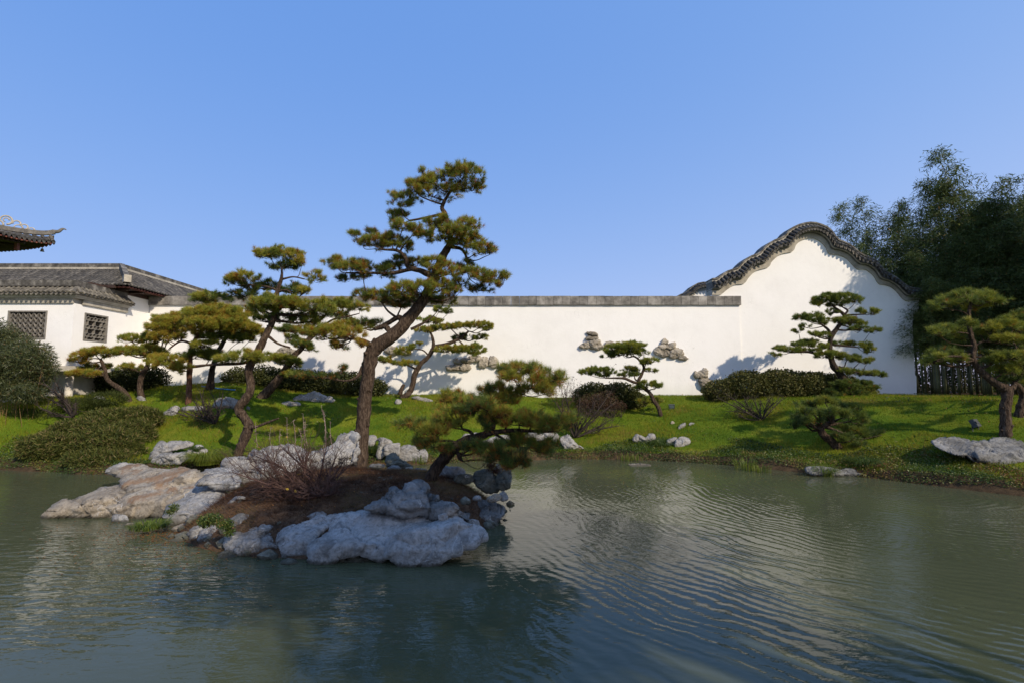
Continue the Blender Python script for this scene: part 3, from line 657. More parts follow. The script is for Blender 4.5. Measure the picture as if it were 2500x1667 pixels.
# ------------------------------------------------------------------ pavilion eave corner, top left
TY = 14.0; tip = P(143, 570, TY)
pav = empty('pavilion', tuple(P(-120, 640, TY)), 'upturned grey tiled eave corner of a tall pavilion against the sky', 'pavilion')
def hz(h): return 6.36 + .16 * math.exp(-h / .22) - .08 * math.exp(-h / .6) + .30 * max(0, h - 1.0) ** 1.6
def ez(e): return 5.98 + .17 * math.exp(-e / .5)
dF, dB = np.array((-.12, -.9928, 0)), np.array((-.9928, .12, 0)); inF, inB = dB, dF
dH = (dF + dB) / 1.4142
T0 = np.array((tip[0] - .12, TY, 0))
hipp = [T0 + dH * h + [0, 0, hz(h)] for h in np.linspace(0, 3.39, 40)]
PC = T0 + dH * 3.394; quad = []
for dE, iE in ((dF, inF), (dB, inB)):
    v = []; f = []
    emax = 2.4; es = np.linspace(0, emax, 25)
    for e in es:
        a = T0 + dE * e; a[2] = ez(e); h = e * 1.4142; b_ = T0 + dH * h + [0, 0, hz(h) - .10]; v += [a, a * .5 + b_ * .5 - [0, 0, .03 * min(e, 1)], b_]
    for i in range(24):
        for k in range(2): f.append((3 * i + k, 3 * i + 3 + k, 3 * i + 4 + k, 3 * i + 1 + k))
    quad.append((v, f)); mb = MB(); mb.add(v, f, True); mb.build('tile_bed', M['tile'], pav)
    v2 = [np.array(p) - [0, 0, .05] for p in v]; mb = MB(); mb.add(v2, f); mb.build('soffit', M['timber'], pav)
    for k in range(19):
        e = .06 + k * .125
        if e > emax: break
        a = T0 + dE * e - iE * .05; a[2] = ez(e) + .01; h = e * 1.4142; b_ = T0 + dH * h + [0, 0, hz(h) - .09]
        if np.linalg.norm(a - b_) > .1: tile_row(b_, a, (0, 0, 1), .048, .16, 'roof_tile_row', M['tile'], pav)
        c = a - iE * .01; t2 = dE * .05; mb = MB(); mb.add([c - t2, c - t2 * .6 - [0, 0, .05], c - [0, 0, .07], c + t2 * .6 - [0, 0, .05], c + t2], [(0, 1, 2, 3, 4)]); mb.build('drip_tile', M['tile'], pav)
        c1 = T0 + dE * e + iE * .02; c1[2] = ez(e) - .055; mb = MB(); mb.bar(c1, c1 + dE * .11, .05, .035); mb.build('eave_board', M['redboard'], pav)
        if k > 4:
            q0 = T0 + dE * (e) + iE * .10; q0[2] = ez(e) - .10; q1 = q0 + iE * .5 + dE * .15 + [0, 0, .05]; mb = MB(); mb.tube([q0, q1], [.03, .035], 8); mb.build('rafter', M['timber'], pav)
mb = MB()
for i in range(39):
    mb.bar(hipp[i] + [0, 0, 0], hipp[i + 1] + [0, 0, 0], .11, .12)
mb.build('hip_ridge', M['fillet'], pav)
up = catmull([hipp[0] - dH * -.05, hipp[0] - dH * .08 + [0, 0, .03], hipp[0] - dH * .15 + [0, 0, .11], hipp[0] - dH * .20 + [0, 0, .13], hipp[0] - dH * .25 + [0, 0, .11]], 4)
mb = MB(); mb.tube(up, np.linspace(.06, .012, len(up)), 8); mb.build('upturned_tip', M['fillet'], pav)
mb = MB()
def arc(cx_, cz_, r, a0, a1, w0=.02):
    pts = [T0 - dH * (cx_ + .45 + r * math.cos(a)) + [0, 0, cz_ + r * math.sin(a)] for a in np.linspace(a0, a1, 12)]
    mb.tube(pts, np.linspace(w0, w0 * .6, 12), 6)
zb_ = hz(1.0) - .02
arc(-1.45, zb_ + .26, .12, -1.5, 3.6, .028); arc(-1.45, zb_ + .26, .06, 0, 4.5, .02); arc(-1.24, zb_ + .20, .08, -.4, 3.4, .026); arc(-1.08, zb_ + .14, .07, -1.2, 2.8, .024)
arc(-.93, zb_ + .08, .06, 0, 3.3, .02); arc(-1.2, zb_ + .08, .09, 0, 3.14, .022); arc(-1.6, zb_ + .12, .1, -.3, 3.3, .026)
mb.build('scroll_ornament', M['band'], pav)
q = P(42, 598, TY); q = P(42, 604, 13.5); mb = MB(); mb.box((q[0] - .045, 13.45, q[2] - .09), (q[0] + .045, 13.53, q[2] + .14)); mb.build('bracket_post', M['redboard'], pav)
mb = MB(); 
for k in range(3): mb.bar(q + [-.9, -.3 + .1 * k, .20], q + [.22 - .12 * k, .0 + .1 * k, .15], .07, .06)
mb.build('bracket_arm', M['timber'], pav)
for kq in (1, 2, 3):     # the other three quarters of the roof, rotated about the centre
    ca, sa = math.cos(kq * math.pi / 2), math.sin(kq * math.pi / 2)
    rot = lambda p: np.array((PC[0] + (p[0] - PC[0]) * ca - (p[1] - PC[1]) * sa, PC[1] + (p[0] - PC[0]) * sa + (p[1] - PC[1]) * ca, p[2]))
    mb = MB()
    for v, f in quad: mb.add([rot(p) for p in v], f, True); mb.add([rot(p) - [0, 0, .06] for p in v], f)
    mb.build('tile_bed', M['tile'], pav)
    mb = MB()
    for i in range(39): mb.bar(rot(hipp[i]), rot(hipp[i + 1]), .11, .12)
    mb.build('hip_ridge', M['band'], pav)
for kq in range(4):
    a_ = math.atan2(-dH[1], -dH[0]) + kq * math.pi / 2; mb = MB(); mb.tube([(PC[0] + 1.7 * math.cos(a_), PC[1] + 1.7 * math.sin(a_), .2), (PC[0] + 1.7 * math.cos(a_), PC[1] + 1.7 * math.sin(a_), 5.95)], [.13, .13], 14); mb.build('column', M['timber'], pav)
mb = MB(); mb.box((PC[0] - 2.6, PC[1] - 2.6, -.6), (PC[0] + 2.2, PC[1] + 2.4, .55)); mb.build('stone_base', M['slab'], pav)
mb = MB(); mb.tube([(PC[0], PC[1], hz(3.39) - .1), (PC[0], PC[1], hz(3.39) + .3), (PC[0], PC[1], hz(3.39) + .55)], [.22, .16, .03], 12); mb.build('finial', M['band'], pav)
bp = P(103, 612, TY); bell = empty('wind_bell', tuple(bp), 'small bronze wind bell hanging from the upturned eave tip', 'bell')
mb = MB(); mb.tube([bp + [0, 0, -.03], bp + [0, 0, -.015], bp + [0, 0, .03], bp + [0, 0, .055], bp + [0, 0, .065]], [.055, .042, .034, .024, .004], 12); mb.build('bell_body', M['bell'], bell)
mb = MB(); mb.tube([bp + [0, 0, .06], bp + [.01, 0, .34]], [.003, .003], 4); mb.build('bell_wire', M['bell'], bell)

# the pavilion is a large one standing well behind the corridor: bring it out to its real distance and size
for o_ in (pav, bell):
    o_.location = Vector(CAM) + (o_.location - Vector(CAM)) * 1.75; o_.scale = (1.75,) * 3

# ------------------------------------------------------------------ rocks
def rock(poly, label, conv=None, Yb=None, dy=None, thick=1.0, mat='rock', amp=1.0, step=None, fn=None, group=None, pw=2.7, z0=0.0, parent=None, name='rock', crease=1.0, facet=1.0, ncut=30):
    pts = [conv(*p) for p in poly] if conv else poly
    pts = np.array(pts, float); x0, y0 = pts.min(0); x1, y1 = pts.max(0)
    if Yb is None:
        bx = pts[pts[:, 1].argmax(), 0]
        Yb = (G(bx, y1, fn)[1] if fn else PW(bx, y1 - 3, z0)[1])
    sc = Yb / F; wm, hm = (x1 - x0) * sc, (y1 - y0) * sc
    size = math.sqrt(wm * hm)
    if dy is None: dy = hm * .5
    step = step or max(1.6, min(7, math.sqrt((x1 - x0) * (y1 - y0) / 3200)))
    b = np.vstack([pts, pts[:1]]); cl = catmull(np.vstack([pts[-1:], pts, pts[:2]]), 8)[8:-8]
    L = np.concatenate([[0], np.cumsum(np.linalg.norm(np.diff(cl, axis=0), axis=1))]); nb = max(12, int(L[-1] / step))
    u = np.linspace(0, L[-1], nb, endpoint=False); bd = np.stack([np.interp(u, L, cl[:, 0]), np.interp(u, L, cl[:, 1])], 1)
    gx = np.arange(x0, x1, step); gy = np.arange(y0, y1, step); gg = np.stack(np.meshgrid(gx, gy), -1).reshape(-1, 2); gg = gg + rng.uniform(-.25, .25, gg.shape) * step
    sd = sdist(gg[:, 0], gg[:, 1], bd); gg = gg[sd < -.55 * step]; 
    allp = np.vstack([bd, gg]); n = len(allp)
    vo, _, fo, *_r = delaunay_2d_cdt([Vector(p) for p in allp], [], [list(range(nb))], 1, 1e-5)
    vo = np.array([tuple(p) for p in vo]); nv = len(vo); 
    sd = -sdist(vo[:, 0], vo[:, 1], bd); sd = np.maximum(sd, 0); isb = sd < 1e-3 * step + 1e-4
    R_ = .5 * min(x1 - x0, y1 - y0) * .9; q = 1 - np.clip(sd / R_, 0, 1); f = (1 - q ** pw) ** (1 / pw)
    Wt = .5 * min(wm, hm) * thick
    tt = np.clip((y1 - vo[:, 1]) / (y1 - y0), 0, 1)
    Yc = Yb + Wt * .6 + dy * np.clip((tt - .28) / .72, 0, 1) ** 1.15
    def pr(Y): 
        out = np.empty((nv, 3))
        for i in range(nv): out[i] = P(vo[i, 0], vo[i, 1], Y[i])
        return out
    front = pr(Yc - Wt * f); back = pr(Yc + Wt * f * 1.1)
    mp = np.arange(nv); bi = np.where(~isb)[0]; mp[bi] = nv + np.arange(len(bi)); V = np.vstack([front, back[bi]])
    tri = np.array([t_ for t_ in fo if len(t_) == 3]); 
    Ft = np.vstack([tri, mp[tri][:, ::-1]])
    # chisel the body with random planes so it reads as broken stone
    c0 = (V.max(0) + V.min(0)) / 2; eh = (V.max(0) - V.min(0)) / 2 + 1e-6; qn = (V - c0) / eh
    for _ in range(int(ncut)):
        nn_ = unit(np.array([rng.normal() * .75, -abs(rng.normal()) - .45, rng.normal() * .6 + .15]))
        if nn_[1] > -.42: continue
        pj = qn @ nn_; hcut = pj.max() * rng.uniform(.66, .93); qn[:nv, 1] += np.maximum(0, pj[:nv] - hcut) / -nn_[1] * .92
    Vn = c0 + qn * eh; lim = np.maximum(V[:nv, 1], Yc - .12 * Wt * f); V = V.copy(); V[:nv, 1] = np.minimum(Vn[:nv, 1], lim)
    me = npmesh(name, V, Ft, None, True); me.validate(); me.update()
    nr = np.empty(len(V) * 3); me.vertex_normals.foreach_get('vector', nr); nr = nr.reshape(-1, 3)
    sd_ = Vector((rng.uniform(0, 50), rng.uniform(0, 50), rng.uniform(0, 50))); k1 = 1.6 / size; out = V.copy()
    cen = V.mean(0)
    if (nr * (V - cen)).sum() < 0: nr = -nr; me.flip_normals()
    tl = Vector((.35, .1, 1)).normalized()
    for i in range(len(V)):
        p = Vector(V[i]); a = p * k1 + sd_
        n1 = mnoise.noise(a)
        wz = a + Vector((n1, mnoise.noise(a * 1.7 + Vector((9, 3, 1))), n1 * .5)) * .35
        c = abs(mnoise.noise(Vector((wz.x * 1.3, wz.y * 1.3, wz.z * 2.6)))) ** .6
        n2 = mnoise.noise(wz * 3.1); n3 = mnoise.noise(wz * 7.3)
        c2 = abs(mnoise.noise(Vector((wz.x * 3.1, wz.y * 2.6, wz.z * 5.0)))) 
        dv, pv = mnoise.voronoi(wz * 1.25); kf = pv[0]; hv = mnoise.noise_vector(kf * 5.37 + Vector((3.1, 7.7, 1.9))); fac = (wz * 1.25 - kf).dot(hv)
        dv2, pv2 = mnoise.voronoi(wz * 4.6); hv2 = mnoise.noise_vector(pv2[0] * 3.3 + Vector((1.7, 2.9, 4.1))); fac2 = (wz * 4.6 - pv2[0]).dot(hv2)
        gap = math.exp(-((dv[1] - dv[0]) / .045) ** 2) + .5 * math.exp(-((dv2[1] - dv2[0]) / .05) ** 2)
        d_ = .8 * size * amp * (.15 * fac * facet + .018 * fac2 * facet - .032 * gap * facet + .09 * n1 + .10 * crease * (min(c, .55) - .4) + .018 * n2 + .007 * n3 + .028 * crease * (min(c2, .22) - .16))
        out[i] = V[i] + nr[i] * (d_ + .022 * size)
    me.vertices.foreach_set('co', out.astype(np.float32).ravel()); me.update()
    me.materials.append(M[mat])
    if parent is not None: return link(name, me, parent)
    o = link(name, me); c = out.mean(0); 
    me.transform(__import__('mathutils').Matrix.Translation(-Vector(c))); o.location = c
    return tag(o, label, 'rock', group)

Za = lambda x, y: (80 + x / 3.92, 1050 + y / 3.92)       # left island
Zb = lambda x, y: (500 + x / 2.94, 1050 + y / 2.94)      # middle island
Zc = lambda x, y: (850 + x / 3.92, 1000 + y / 3.92)      # right island
Ze = lambda x, y: (400 + x / 4.704, 950 + y / 4.704)     # lawn rocks left
Zh = lambda x, y: (1350 + x / 3.92, 750 + y / 3.92)
GI = 'boulders ringing the island'
rock([(105, 845), (112, 810), (190, 760), (215, 715), (330, 690), (450, 640), (600, 570), (760, 545), (840, 530), (880, 600), (900, 700), (890, 830), (860, 880), (700, 880), (520, 868), (400, 850), (300, 838), (230, 855), (150, 862)],
     'long low pointed boulder reaching left over the water', Za, dy=.9, mat='rock_warm', group=GI, thick=1.1, amp=.7, pw=3)
rock([(760, 400), (830, 370), (980, 340), (1100, 350), (1220, 360), (1330, 360), (1420, 355), (1520, 370), (1600, 420), (1640, 500), (1560, 560), (1440, 640), (1330, 700), (1310, 800), (1290, 860), (1200, 870), (1140, 850), (1100, 800), (1060, 830),
      (1010, 870), (930, 880), (890, 850), (890, 790), (840, 720), (830, 660), (900, 610), (850, 540), (810, 460)], 'big brown lichen-stained boulder beside the pointed one', Za, dy=1.4, mat='rock_lichen', group=GI, thick=.7, amp=.6, pw=4)
rock([(690, 405), (720, 360), (800, 325), (880, 318), (950, 345), (960, 380), (850, 400), (800, 430), (720, 425)], 'small flat grey rock behind the brown boulder', Za, Yb=9.6, mat='rock', group=GI)
rock([(755, 880), (760, 820), (790, 805), (850, 808), (880, 830), (900, 885), (870, 895), (790, 892)], 'small pale block at the waterline under the brown boulder', Za, mat='rock_pale', group=GI, amp=.6, pw=3.5)
rock([(860, 905), (960, 885), (1100, 878), (1260, 875), (1270, 900), (1150, 925), (960, 925), (880, 920)], 'thin flat ledge rock awash below the brown boulder', Za, mat='rock_warm', group=GI)
rock([(1280, 780), (1300, 690), (1400, 640), (1480, 570), (1580, 535), (1700, 560), (1800, 620), (1900, 650), (2000, 640), (1980, 720), (1900, 780), (1750, 800), (1640, 850), (1620, 900), (1560, 960), (1460, 930), (1350, 945), (1290, 920), (1275, 850)],
     'rounded grey boulder crossed by twig shadows below the bare shrub', Za, dy=.9, mat='rock', group=GI, amp=.75, pw=3)
rock([(1550, 530), (1600, 480), (1680, 440), (1800, 395), (1880, 385), (1950, 420), (1975, 480), (1960, 540), (1880, 570), (1800, 560), (1740, 580), (1660, 530)], 'pale smooth boulder left of the bare shrub', Za, Yb=7.6, dy=.4, mat='rock_pale', group=GI)
rock([(1600, 420), (1660, 375), (1780, 352), (1880, 348), (1960, 375), (1960, 430), (1840, 440), (1700, 450)], 'flat grey rock behind the pale smooth boulder', Za, Yb=8.6, dy=.5, group=GI)
rock([(1335, 970), (1345, 920), (1420, 895), (1510, 905), (1530, 950), (1490, 985), (1400, 990)], 'small tan rock at the waterline below the rounded boulder', Za, mat='rock_warm', group=GI)
rock([(1480, 985), (1530, 930), (1590, 905), (1610, 950), (1570, 1000), (1570, 1070), (1530, 1095), (1490, 1070), (1500, 1030)], 'narrow hooked grey rock at the waterline', Za, mat='rock', group=GI)
rock([(1585, 1000), (1600, 930), (1680, 905), (1800, 925), (1880, 930), (1910, 980), (1890, 1040), (1820, 1110), (1750, 1125), (1660, 1100), (1600, 1080)], 'grey boulder under the small green weeds', Za, mat='rock', group=GI, dy=.25)
rock([(1880, 850), (1950, 810), (2050, 805), (2090, 850), (2080, 950), (2000, 1000), (1930, 960), (1900, 900)], 'dark grey veined block behind the weeds', Za, Yb=6.3, mat='rock_grey', group=GI, dy=.2)
rock([(1870, 700), (1930, 640), (2010, 632), (2025, 690), (1990, 740), (1920, 760), (1880, 740)], 'small grey stone on the soil beside the rounded boulder', Za, Yb=6.9, mat='rock', group=GI)
# shaded front boulders
rock([(130, 790), (175, 750), (290, 735), (330, 705), (400, 685), (450, 700), (530, 700), (610, 690), (660, 690), (640, 740), (560, 780), (555, 850), (480, 880), (350, 915), (250, 925), (180, 905), (150, 870)],
     'ridged light grey boulder left of the great slab', Zb, mat='rock', group=GI, dy=.35)
rock([(540, 780), (560, 710), (640, 670), (740, 650), (810, 610), (900, 600), (960, 610), (950, 680), (880, 720), (800, 770), (750, 830), (760, 940), (680, 950), (590, 930), (560, 870)],
     'dark-stained block at the left end of the great slab', Zb, mat='rock_slab', group=GI, dy=.55, thick=.9, pw=4, amp=.7)
rock([(660, 665), (740, 605), (800, 588), (860, 600), (850, 650), (780, 670)], 'small grey rock tucked behind the great slab', Zb, Yb=6.3, mat='rock', group=GI)
rock([(745, 940), (745, 860), (775, 815), (840, 795), (880, 760), (920, 720), (930, 660), (980, 605), (1060, 595), (1180, 598), (1290, 620), (1400, 630), (1560, 618), (1680, 625), (1760, 650), (1830, 660), (1850, 720), (1700, 790), (1500, 800), (1320, 800), (1295, 870), (1290, 930),
      (1210, 925), (1130, 890), (1040, 890), (960, 900), (920, 940), (880, 975), (800, 990), (755, 970)], 'great pale grey slab overhanging the water', Zb, dy=.75, thick=.75, mat='rock_slab', group=GI, amp=.60, crease=.4, pw=4)
rock([(1300, 800), (1330, 770), (1460, 720), (1560, 690), (1700, 660), (1800, 640), (1880, 680), (1960, 700), (2020, 740), (2030, 790), (1980, 810), (1930, 850), (1850, 858), (1830, 900), (1740, 920), (1690, 960), (1600, 1010), (1480, 1012), (1420, 990), (1380, 940), (1310, 910), (1290, 860)],
     'wedge-shaped blue grey boulder with a white vein overhanging the water', Zb, dy=.42, thick=.8, mat='rock_slab', group=GI, amp=.6, crease=.4, pw=3.4)
rock([(1160, 590), (1180, 530), (1250, 490), (1310, 450), (1380, 440), (1440, 405), (1475, 400), (1500, 410), (1530, 390), (1580, 420), (1600, 460), (1660, 480), (1670, 510), (1750, 530), (1810, 560), (1860, 590), (1920, 610), (1900, 640), (1800, 650), (1700, 640), (1600, 630), (1400, 630), (1280, 610)],
     'jagged dark grey karst rock with a hollow behind the great slab', Zb, Yb=6.0, dy=.45, mat='rock_grey', group=GI, amp=1.4, thick=.9)
rock([(1670, 620), (1690, 600), (1730, 595), (1745, 625), (1730, 655), (1690, 650)], 'small knobbly stone at the right foot of the karst rock', Zb, Yb=5.95, mat='rock', group=GI)
rock([(1850, 655), (1900, 640), (1960, 650), (1975, 690), (1940, 705), (1880, 690)], 'small rough grey stone between slab and right block', Zb, Yb=6.2, mat='rock', group=GI)
rock([(1890, 540), (1920, 510), (2000, 505), (2080, 515), (2140, 540), (2150, 600), (2110, 660), (2060, 690), (1980, 700), (1950, 670), (1950, 600), (1900, 570)], 'chunky block at the right end of the island', Zb, dy=.4, mat='rock_grey', group=GI)
rock([(2020, 500), (2040, 470), (2100, 455), (2130, 480), (2100, 510), (2060, 520)], 'small tan stone on the right shore of the island', Zb, Yb=7.3, mat='rock_warm', group=GI)
rock([(2115, 450), (2150, 440), (2175, 470), (2170, 500), (2130, 505), (2110, 480)], 'small pale stone at the waterline of the right shore', Zb, Yb=7.35, mat='rock_pale', group=GI)
rock([(1835, 500), (1870, 475), (1905, 500), (1900, 530), (1850, 530)], 'small mossy stone on the soil by the right block', Zb, Yb=6.8, mat='rock_dark', group=GI)
rock([(1925, 480), (1945, 466), (1980, 470), (1980, 500), (1930, 500)], 'small square stone on the soil right of the mossy stone', Zb, Yb=7.0, mat='rock', group=GI)
rock([(1920, 340), (1960, 290), (2010, 272), (2060, 290), (2090, 340), (2120, 380), (2110, 430), (2060, 470), (2010, 460), (1960, 410), (1930, 380)], 'dark mossy boulder at the right side of the island', Zb, Yb=7.9, dy=.4, mat='rock_dark', group=GI, amp=1.3)
rock([(2090, 330), (2120, 290), (2180, 285), (2205, 330), (2200, 400), (2150, 435), (2110, 420), (2100, 370)], 'mossy rounded boulder with a pale streaked right face', Zb, Yb=7.9, dy=.4, mat='rock_dark', group=GI, amp=1.2)
rock([(2080, 300), (2100, 240), (2150, 235), (2190, 270), (2180, 310), (2110, 320)], 'grey rock behind the mossy boulders under the leaning pine', Zb, Yb=8.5, mat='rock', group=GI)
rock([(1670, 320), (1700, 270), (1760, 258), (1830, 265), (1868, 290), (1860, 330), (1790, 355), (1700, 350)], 'flat-topped grey rock behind the leaning pine trunk', Zb, Yb=8.4, mat='rock_grey', group=GI)
rock([(1790, 370), (1810, 325), (1870, 310), (1915, 330), (1930, 365), (1870, 385)], 'low dark rock right of the flat-topped rock', Zb, Yb=8.0, mat='rock_dark', group=GI)
rock([(1300, 240), (1300, 190), (1340, 160), (1380, 168), (1400, 200), (1440, 225), (1490, 265), (1470, 290), (1390, 275), (1320, 265)], 'dark blue grey wedge rock between the two island pines', Zb, Yb=9.2, dy=.3, mat='rock_dark', group=GI)
rock([(1305, 275), (1330, 255), (1390, 255), (1410, 280), (1390, 298), (1330, 295)], 'small grey stone in front of the dark wedge rock', Zb, Yb=9.0, mat='rock_grey', group=GI)
rock([(1430, 285), (1450, 265), (1490, 262), (1492, 290), (1460, 302)], 'small sunlit tan stone right of the dark wedge rock', Zb, Yb=8.9, mat='rock_warm', group=GI)
rock([(1178, 255), (1200, 240), (1260, 238), (1295, 255), (1280, 272), (1200, 270)], 'low grey stone just right of the main pine trunk', Zb, Yb=9.2, mat='rock_grey', group=GI)
rock([(1490, 290), (1520, 270), (1580, 275), (1600, 300), (1560, 310)], 'low rock left of the leaning pine trunk foot', Zb, Yb=8.8, mat='rock_grey', group=GI)
rock([(150, 240), (200, 210), (290, 195), (350, 160), (420, 130), (470, 112), (540, 115), (620, 120), (700, 145), (740, 170), (720, 230), (640, 300), (560, 350), (480, 380), (380, 390), (300, 380), (250, 340), (200, 300)],
     'large rough white boulder behind the bare shrub', Zb, Yb=8.7, dy=.6, mat='rock_pale', group=GI, amp=1.5)
rock([(650, 330), (700, 230), (760, 160), (830, 110), (920, 70), (960, 25), (1020, 10), (1075, 20), (1090, 120), (1080, 240), (1000, 260), (900, 300), (780, 340)], 'tall rough white boulder left of the main pine trunk', Zb, Yb=9.4, dy=.6, mat='rock_pale', group=GI, amp=1.5)
for i, p in enumerate([(960, 950, 60, 40), (1060, 935, 50, 40), (1140, 950, 60, 50), (1230, 965, 80, 50)]):
    cx_, cy_, rx, ry = p; rock([(cx_ + rx * math.cos(a) * rng.uniform(.8, 1.1), cy_ + ry * math.sin(a) * rng.uniform(.8, 1.1)) for a in np.arange(0, 6.2, .8)],
        ['small brown stone wedged beneath the overhang, nearest its left end', 'second small stone beneath the overhang of the slab', 'third small dark stone beneath the overhang of the slab', 'larger rounded stone beneath the overhang beside the wedge boulder'][i], Zb, Yb=5.75, mat='rock_dark', group='stones beneath the slab', amp=1.8)
# far bank rocks
GL = 'stones on the far lawn bank'
T = terrain
rock([(1110, 300), (1115, 220), (1190, 150), (1220, 105), (1270, 125), (1330, 110), (1420, 95), (1500, 115), (1505, 145), (1420, 180), (1330, 200), (1230, 230), (1170, 290)], 'white upper lobe of the split rock beside the dwarf bamboo mound', Za, Yb=11.7, dy=.35, mat='rock_pale', group=GL, pw=2)
rock([(1140, 305), (1200, 240), (1290, 210), (1380, 215), (1440, 205), (1540, 195), (1560, 160), (1620, 160), (1660, 205), (1600, 240), (1500, 270), (1420, 310), (1330, 325), (1230, 320)], 'pale blue lower lobe of the split rock by the sedge tuft', Za, Yb=11.5, dy=.3, mat='rock_pale', group=GL, pw=2)
rock([(90, 365), (140, 340), (200, 300), (260, 290), (330, 310), (370, 350), (330, 380), (200, 380)], 'flat grey rock at the waterline below the dwarf bamboo mound', Za, mat='rock_warm', group=GL)
rock([(565, 200), (590, 145), (660, 110), (740, 96), (800, 110), (860, 140), (880, 185), (840, 230), (740, 238), (650, 235)], 'domed cracked white rock left of the curved pine trunk', Ze, fn=T, mat='rock_pale', group=GL, amp=1.3)
rock([(945, 235), (950, 200), (975, 195), (988, 215), (975, 245)], 'small white stone just right of the curved pine trunk', Ze, fn=T, mat='rock_pale', group=GL)
rock([(200, 215), (230, 195), (320, 188), (420, 192), (475, 210), (440, 240), (330, 250), (220, 245)], 'long low white rock behind the bare plum on the lawn', Ze, fn=T, mat='rock_pale', group=GL)
rock([(0, 260), (50, 235), (90, 190), (140, 182), (170, 215), (130, 270), (80, 315), (20, 300), (-10, 290)], 'pale rocks stepping down left of the long low white rock', Ze, fn=T, mat='rock_pale', group=GL, amp=1.4)
rock([(1345, 175), (1360, 145), (1430, 138), (1530, 145), (1570, 165), (1550, 190), (1440, 195), (1370, 190)], 'flat pale rock in front of the larger layered rock by the hedge', Ze, fn=T, mat='rock_pale', group=GL)
rock([(1480, 120), (1520, 80), (1600, 50), (1700, 43), (1800, 50), (1890, 75), (1950, 110), (1930, 150), (1800, 160), (1650, 160), (1530, 140)], 'broad layered white rock before the dark hedge', Ze, fn=T, mat='rock_pale', group=GL, amp=1.2)
rock([(640, 590), (700, 585), (780, 600), (825, 620), (780, 635), (700, 615)], 'flat pale stone on the lawn behind the white block', lambda x, y: (820 + x / 3.485, 800 + y / 3.485), fn=T, mat='rock_pale', group=GL)
rock([(500, 630), (520, 605), (555, 615), (552, 645), (520, 655)], 'little white stone standing alone in the lawn right of the main pine', lambda x, y: (820 + x / 3.485, 800 + y / 3.485), fn=T, mat='rock_pale', group=GL)
rock([(330, 120), (350, 85), (385, 105), (400, 130), (360, 140)], 'small pointed white stone under the low left pines', lambda x, y: (240 + x / 3.485, 940 + y / 3.485), fn=T, mat='rock_pale', group=GL)
rock([(180, 330), (185, 260), (230, 238), (265, 250), (272, 290), (240, 340), (200, 350)], 'rounded white boulder just right of the main pine trunk on the far bank', Zc, Yb=12.9, mat='rock_pale', group=GL, amp=.8)
rock([(280, 460), (278, 380), (290, 310), (275, 285), (310, 265), (360, 275), (415, 310), (400, 340), (350, 400), (340, 450)], 'tall upright white rock on the far shoreline', Zc, Yb=12.6, mat='rock_pale', group=GL, amp=.8, pw=3)
rock([(340, 400), (345, 350), (380, 325), (440, 322), (490, 320), (492, 370), (480, 440), (400, 440), (350, 430)], 'squared white block leaning on the upright rock', Zc, Yb=12.5, mat='rock_pale', group=GL, amp=.7, pw=3.5)
rock([(478, 490), (480, 380), (520, 350), (580, 342), (640, 350), (660, 385), (720, 380), (758, 410), (755, 480), (730, 498), (600, 498)], 'wide flat-faced white block at the far waterline', Zc, Yb=12.6, mat='rock_pale', group=GL, amp=.6, pw=3.5)
rock([(1080, 270), (1120, 235), (1230, 220), (1300, 225), (1290, 262), (1180, 285), (1100, 290)], 'pale rock seen behind the leaning pine trunk', Zc, Yb=13.9, mat='rock_pale', group=GL)
rock([(1270, 320), (1330, 280), (1450, 250), (1560, 235), (1600, 270), (1500, 310), (1380, 340), (1300, 340)], 'long pale rock behind the leaning pine foliage', Zc, Yb=13.9, mat='rock_pale', group=GL)
rock([(1690, 250), (1720, 215), (1850, 200), (1950, 205), (2010, 240), (2000, 295), (1880, 300), (1750, 290)], 'brownish pale rock right of the leaning pine foliage', Zc, Yb=14.0, mat='rock', group=GL)
rock([(2030, 290), (2050, 255), (2110, 245), (2150, 280), (2200, 320), (2270, 375), (2230, 390), (2150, 395), (2080, 390), (2050, 340)], 'pointed grey white rock below the bare red-leaved shrub', Zc, Yb=13.9, mat='rock_pale', group=GL, amp=1.3)
rock([(760, 1280), (790, 1230), (830, 1220), (880, 1240), (920, 1210), (960, 1205), (1000, 1240), (960, 1280), (900, 1300), (800, 1300)], 'knobbly white rock cluster on the low lawn', Zh, fn=T, mat='rock_pale', group=GL, amp=1.8)
rock([(1085, 1310), (1110, 1260), (1180, 1245), (1190, 1290), (1170, 1325), (1110, 1325)], 'small layered grey rock right of the knobbly cluster', Zh, fn=T, mat='rock', group=GL, amp=1.4)
rock([(1170, 1330), (1185, 1270), (1240, 1235), (1300, 1255), (1310, 1300), (1250, 1340), (1200, 1345)], 'pink grey rounded rock at the right end of the low lawn rocks', Zh, fn=T, mat='rock', group=GL)
rock([(1200, 1150), (1230, 1110), (1268, 1106), (1260, 1140), (1215, 1175)], 'little upright white stone in mid lawn', Zh, fn=T, mat='rock_pale', group=GL)
rock([(1300, 1120), (1320, 1100), (1360, 1110), (1355, 1130), (1320, 1135)], 'little grey stone right of the upright white stone', Zh, fn=T, group=GL)
rock([(1125, 1110), (1140, 1085), (1165, 1100), (1155, 1120)], 'little brown stone up the lawn from the upright white stone', Zh, fn=T, mat='rock_warm', group=GL)
Zr = lambda x, y: (2100 + x / 3.485, 800 + y / 3.485)
rock([(665, 990), (690, 945), (780, 932), (880, 950), (980, 970), (1080, 950), (1200, 920), (1340, 915), (1500, 930), (1650, 1000), (1600, 1120), (1450, 1150), (1300, 1165), (1200, 1172), (1080, 1130), (960, 1115), (850, 1090), (720, 1040)],
     'huge flat layered grey rock under the right pine', Zr, fn=T, dy=.9, mat='rock_grey', group=GL, thick=.8, amp=.8, pw=4)
